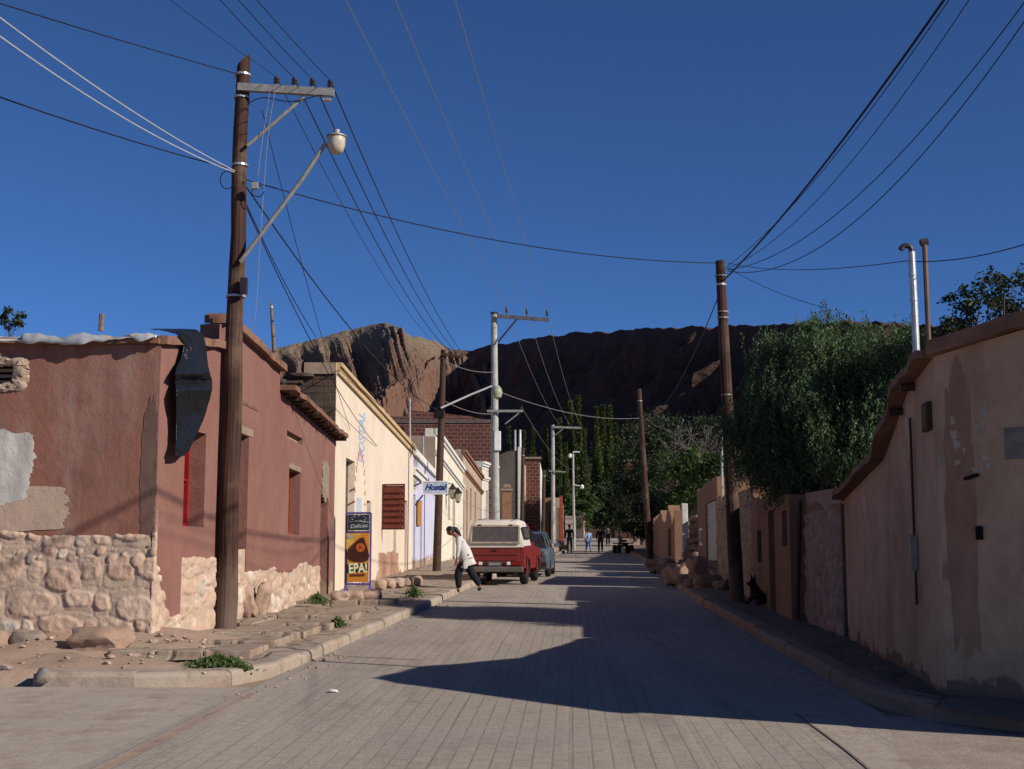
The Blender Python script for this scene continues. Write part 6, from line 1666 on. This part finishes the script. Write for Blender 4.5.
# ================================================================== plants
def leaf_quads(centres, L, Wd, droop, rnd, name, mat, parent, dirs=None):
    """many small pointed leaves"""
    v = []; f = []
    for i, c in enumerate(centres):
        if dirs is not None: d = dirs[i]
        else:
            d = V((rnd.gauss(0, 1), rnd.gauss(0, 1), rnd.gauss(0, .7) - droop)).normalized()
        s = d.cross(V((rnd.gauss(0, 1), rnd.gauss(0, 1), rnd.gauss(0, 1)))).normalized()
        l = L * rnd.uniform(.6, 1.3); w = Wd * rnd.uniform(.7, 1.3)
        n = len(v); a = V(c)
        v += [a, a + d * l * .5 + s * w, a + d * l, a + d * l * .5 - s * w]; f.append((n, n + 1, n + 2, n + 3))
    return mk(name, v, f, mat, parent)
def weeds(px, py, Y, w, label, n=220, hgt=.14, zoff=.13):
    r_ = random.Random(px); c = at(px, py, Y); g = gz(Y) + zoff
    h = thing('weed_clump', label, 'plant', (c.x, Y, g))
    cs = []; ds = []
    for k in range(n):
        a = r_.uniform(0, 6.28); q = abs(r_.gauss(0, .45)); p = V((c.x + w * q * math.cos(a), Y + w * .7 * q * math.sin(a), g + max(0, hgt * r_.random() * (1.2 - q)))); cs.append(p)
        ds.append(V((r_.gauss(0, 1), r_.gauss(0, 1), abs(r_.gauss(0, 1)) + .3)).normalized())
    leaf_quads(cs, .07, .012, 0, r_, 'leaves', M['leaf_grass'], h, ds)
    mb = MB()
    for k in range(14): a = r_.uniform(0, 6.28); mb.tube([(c.x, Y, g), (c.x + w * .5 * math.cos(a), Y + w * .35 * math.sin(a), g + hgt * r_.random())], .004, 4)
    mb.build('stems', M['leaf_grass'], h)
weeds(215, 663, 14.9, .33, 'largest low green weed patch on the dirt below the lamp pole', 1300, .09, .10)
weeds(233, 668, 14.6, .25, 'green weed tuft at the kerb side of the largest weed patch', 500, .10, .09)
weeds(317, 612, 25.4, .30, 'green weed tuft by the dark door of the red house', 500, .16, .20)
weeds(338, 634, 20.4, .16, 'small weed tuft at the kerb, middle of the left pavement', 260, .12, .14)
weeds(414, 601, 28.6, .26, 'round weed tuft near the kerb short of the walker', 420, .20, .16)

def crown_tree(name, label, base, crowns, mat, leafL, leafW, n, trunk_r, parent_bark='bark', seed=1, droop=.4, strands=False, group=None, hollow=.55, clumps=60, trunk=True, csize=.28, slen=(.35, 1.1)):
    r_ = random.Random(seed); base = V(base)
    h = thing(name, label, 'tree', base, group)
    tot = sum(c[1][0] * c[1][1] * c[1][2] for c in crowns)
    cs = []; ds = []; tips = []
    for (c, rad) in crowns:
        c = V(c); share = rad[0] * rad[1] * rad[2] / tot; nc = max(4, int(clumps * share)); nl = int(n * share / nc)
        for k in range(nc):
            d = V((r_.gauss(0, 1), r_.gauss(0, 1), r_.gauss(0, 1))).normalized(); q = r_.uniform(hollow, 1) ** .6 * (1 + (.42 if strands else .18) * noise.noise(d * 2.3 + c))
            cc = c + V((d.x * rad[0], d.y * rad[1], d.z * rad[2])) * q; tips.append(cc)
            cr = csize * min(rad) * r_.uniform(.6, 1.4)
            if strands:
                ns = max(3, nl // 26)
                for s_ in range(ns):
                    o = cc + V((r_.gauss(0, 1) * cr, r_.gauss(0, 1) * cr, r_.gauss(0, .5) * cr)); L = r_.uniform(*slen) * (1. if d.z > -.3 else .8)
                    out = V((d.x, d.y, 0)) * .35; sw_ = V((r_.gauss(0, .12), r_.gauss(0, .12), 0))
                    for i in range(26):
                        t = i / 26; p = o + out * (t * .5) * L + sw_ * t - V((0, 0, 1)) * L * (t ** 1.3 - .12)
                        cs.append(p + V((r_.gauss(0, .02), r_.gauss(0, .02), 0))); ds.append(V((r_.gauss(0, .7), r_.gauss(0, .7), -1)).normalized())
            else:
                for i in range(nl):
                    cs.append(cc + V((r_.gauss(0, 1), r_.gauss(0, 1), r_.gauss(0, .75))) * cr * .6); ds.append(V((r_.gauss(0, 1), r_.gauss(0, 1), r_.gauss(0, .7) - droop)).normalized())
    leaf_quads(cs, leafL, leafW, 0, r_, 'crown', M[mat], h, ds)
    if trunk:
        mb = MB(); top = V(crowns[0][0])
        fork = base.lerp(top, .55) + V((r_.uniform(-.2, .2), 0, 0))
        mb.tube([base - V((0, 0, .2)), base.lerp(fork, .5) + V((r_.uniform(-.1, .1), r_.uniform(-.1, .1), 0)), fork], [trunk_r * 1.25, trunk_r, trunk_r * .75], 10)
        for t_ in r_.sample(tips, min(len(tips), 16)):
            m_ = fork.lerp(t_, .5) + V((r_.gauss(0, .15), r_.gauss(0, .15), .15)); mb.tube([fork, m_, t_], [trunk_r * .45, trunk_r * .25, trunk_r * .06], 6)
        mb.build('trunk', M[parent_bark], h)
    return h
# the big pepper tree
crown_tree('pepper_tree', 'big dense pepper tree with drooping grey green foliage behind the ochre house', (5.9, 23.2, gz(23)),
           [((5.6, 23.2, 4.3), (1.5, 1.7, 1.25)), ((5.5, 23.2, 5.1), (.95, 1.2, .75)), ((4.6, 23.4, 4.2), (.75, 1.2, .85)), ((4.35, 23.4, 3.5), (.55, 1.1, .65)), ((6.4, 22.6, 4.7), (1.0, 1.4, .85)), ((5.4, 22.8, 3.4), (1.2, 1.2, .75)), ((6.5, 21.6, 3.8), (.9, 1.2, 1.0)), ((5.7, 21.4, 3.5), (.8, 1.0, .8)), ((5.0, 22.3, 3.7), (.7, 1.0, .9))],
           'leaf_pepper', .065, .0105, 300000, .2, seed=5, strands=True, clumps=430, hollow=.35, csize=.19, slen=(.25, .85))
# thinner tree behind the right house
crown_tree('tree', 'open branched leafy tree showing above the ochre house roof at the right edge', (7.4, 20.5, gz(20)),
           [((7.05, 20.5, 5.45), (.55, .6, .38)), ((7.65, 20.5, 5.65), (.55, .6, .45)), ((6.6, 20.4, 5.1), (.35, .5, .28)), ((7.3, 20.6, 5.1), (.8, .6, .35)), ((8.2, 20.6, 5.6), (.6, .6, .5))], 'leaf_dark', .075, .022, 4200, .09, seed=8, droop=.2, clumps=90, csize=.26, hollow=.1)
crown_tree('tree', 'tiny tree top peeping over the roof sheet of the red house at the left edge', (at(15, 320, 30).x, 30, gz(30)),
           [(at(9, 318, 30), (.16, .2, .22)), (at(21, 320, 30), (.14, .2, .18))], 'leaf_dark', .09, .03, 420, .04, seed=9, clumps=16, csize=.4)
# poplars
pop = None
rnd = random.Random(17)
PO = [(571, 403, 168), (579, 398, 175), (597, 409, 160), (604, 407, 172), (611, 408, 165), (585, 430, 150), (617, 425, 158), (546, 428, 170), (533, 430, 176), (560, 420, 180), (509, 428, 178), (524, 432, 182), (566, 445, 150), (622, 440, 150)]
def poplar(seed):
    r_ = random.Random(seed); h = thing('poplar', 'x', 'tree', (0, 0, 0), 'slender poplars at the street end', world=False)
    cs = []; ds = []; H_ = 15.
    for k in range(5200):
        z = 1.0 + (H_ - 1.0) * r_.random() ** .9; t = z / H_
        rad = .95 * (math.sin(min(1, t * 1.15 + .08) * math.pi) ** .5 if t * 1.15 + .08 < 1 else .12) + .1
        a = r_.uniform(0, 6.28); lump = .7 + .5 * noise.noise(V((math.cos(a), math.sin(a), z * .55 + seed)))
        q = math.sqrt(r_.random()) * rad * lump
        cs.append(V((q * math.cos(a), q * math.sin(a), z))); ds.append(V((r_.gauss(0, .5), r_.gauss(0, .5), 1)).normalized())
    leaf_quads(cs, .42, .075, 0, r_, 'crown', M['leaf_poplar'], h, ds)
    MB().tube([(0, 0, 0), (.05, 0, H_ * .5), (0, 0, H_ * .97)], [.22, .14, .03], 7).build('trunk', M['bark'], h)
    return h
protos = [poplar(1), poplar(2)]
plab = ['second poplar from the left of the tall central row', 'tallest poplar of the central row behind the far lamp', 'left poplar of the right hand trio in the central row', 'middle poplar of the right hand trio in the central row', 'right poplar of the right hand trio in the central row', 'short poplar just right of the far street lamp', 'short poplar at the right end of the central row', 'poplar just left of the distant concrete pole', 'poplar above the last brick gable on the left', 'poplar between the distant concrete pole and the lamp', 'leftmost dark poplar above the grey gable', 'poplar above the brick gable roof slab', 'low poplar behind the far lamp post head', 'low bright poplar before the green trees']
for k, (px, py, Y) in enumerate(PO):
    o = protos[k] if k < 2 else copy_tree(protos[k % 2])
    b = at(px, 520, Y); zt = at(px, py, Y).z; s = (zt - gz(Y)) / 15
    o.location = (b.x, Y, gz(Y)); o.scale = (s * .95, s * .95, s); o.rotation_euler.z = k * 1.3; o['label'] = plab[k]
# rounder trees and scrub behind the right walls
def blob(px, py0, py1, Y, wpx, label, mat, n=2600, seed=0, name='tree', cl=40, L=.30):
    k = Y / F_PX; zt = at(px, py0, Y).z; zb = at(px, py1, Y).z; zc = (zt + zb) / 2; rz_ = (zt - zb) / 2; rx = wpx * k / 2; x = at(px, 480, Y).x
    r_ = random.Random(seed)
    cr = [((x, Y, zc), (rx, rx * .9, rz_))] + [((x + r_.uniform(-.6, .6) * rx, Y - r_.uniform(0, .5) * rx, zc + r_.uniform(-.4, .5) * rz_), (rx * .55, rx * .5, rz_ * .5)) for _ in range(3)]
    return crown_tree(name, label, (x, Y, gz(Y)), cr, mat, L, L * .22, n, .2, seed=seed, clumps=cl, hollow=.45, csize=.26)
blob(665, 408, 540, 92, 75, 'broad dark green tree behind the thin leaning pole', 'leaf_dark', 12000, 31, cl=110, L=.26)
blob(642, 424, 540, 112, 60, 'olive green rounded tree left of the thin leaning pole', 'leaf_dark', 10000, 32, cl=90, L=.28)
blob(705, 412, 520, 84, 62, 'dark leafy tree mixed with the bare branches', 'leaf_dark', 9000, 33, cl=80, L=.24)
blob(688, 446, 520, 62, 62, 'bright green spreading tree above the log pile', 'leaf_bright', 9000, 34, cl=90, L=.17)
blob(716, 452, 500, 48, 40, 'bright green sapling clump behind the mud house with the roller door', 'leaf_bright', 5000, 35, cl=50, L=.13)
blob(655, 490, 545, 86, 66, 'dark shady shrub mass behind the long low wall', 'leaf_dark', 9000, 36, 'shrub', cl=80, L=.24)
blob(612, 480, 534, 155, 60, 'dark green trees closing the street end, right of the far lamp', 'leaf_dark', 9000, 37, cl=80, L=.36)
blob(580, 488, 532, 150, 40, 'bright low shrubs behind the far garden wall', 'leaf_bright', 6000, 38, 'shrub', cl=60, L=.32)
blob(548, 470, 530, 165, 44, 'dark tree mass left of the far street lamp', 'leaf_dark', 8000, 39, cl=70, L=.36)
blob(635, 470, 535, 130, 40, 'dark tree between poplars and the thin leaning pole', 'leaf_dark', 7000, 40, cl=60, L=.3)
blob(520, 470, 530, 190, 60, 'dark tree mass behind the last houses on the left', 'leaf_dark', 8000, 41, cl=70, L=.4)
blob(760, 470, 560, 40, 60, 'dark shrubs filling the yard behind the small mud house', 'leaf_dark', 8000, 42, 'shrub', cl=70, L=.13)
blob(600, 440, 520, 200, 70, 'dark tree mass behind the poplars', 'leaf_dark', 9000, 43, cl=80, L=.45)
blob(560, 455, 520, 205, 60, 'dark trees behind the left poplars', 'leaf_dark', 8000, 44, cl=70, L=.45)
# bare grey tree
def bare(label, px, pyb, pyt, Y, seed, spread=1.):
    r_ = random.Random(seed); b = at(px, pyb, Y); zt = at(px, pyt, Y).z; b.z = gz(Y); h = thing('bare_tree', label, 'tree', b); mb = MB(); Ht = zt - b.z
    def grow(p, d, L, r, lev):
        q = p + d * L; m_ = p.lerp(q, .5) + V((r_.gauss(0, .04), r_.gauss(0, .04), r_.gauss(0, .03))) * L
        mb.tube([p, m_, q], [r, r * .85, r * .65], 4 if lev < 3 else 6, cap=False)
        if lev == 0: return
        for _ in range(3 if lev > 2 else 4):
            d2 = (d + V((r_.gauss(0, .55 * spread), r_.gauss(0, .5 * spread), r_.gauss(.05, .35)))).normalized(); grow(q if r_.random() < .6 else m_, d2, L * r_.uniform(.62, .82), r * .6, lev - 1)
    grow(b, V((0, 0, 1)), Ht * .34, .15, 5)
    mb.build('branches', M['bark_pale'], h, flipfix=False)
bare('leafless pale grey tree tangle beside the leaning wooden pole', 712, 520, 392, 70, 3)
bare('second leafless grey tree just left of the leaning wooden pole', 698, 520, 400, 78, 6, 1.1)
# little house among the trees
ho_ = thing('hut', 'small orange mud hut roof peeping out of the far trees', 'hut', at(628, 470, 200))
MB().box(at(627, 468, 200), (2.2, 2.2, 2.0)).build('wall', simple('orange_mud', (.22, .10, .06), .9), ho_); MB().box(at(627.5, 461, 200), (2.8, 2.6, .3)).build('roof', M['greymud'], ho_)
# litter
lt = MB().stone((0, 0, 0), (.10, .07, .03), None, seed=3, sub=2).build('litter', M['white_paint']); q = onground(333, 693); lt.location = (q.x, q.y, gz(q.y) + .02); tag(lt, 'crumpled white scrap lying on the paved road near the left kerb', 'litter')
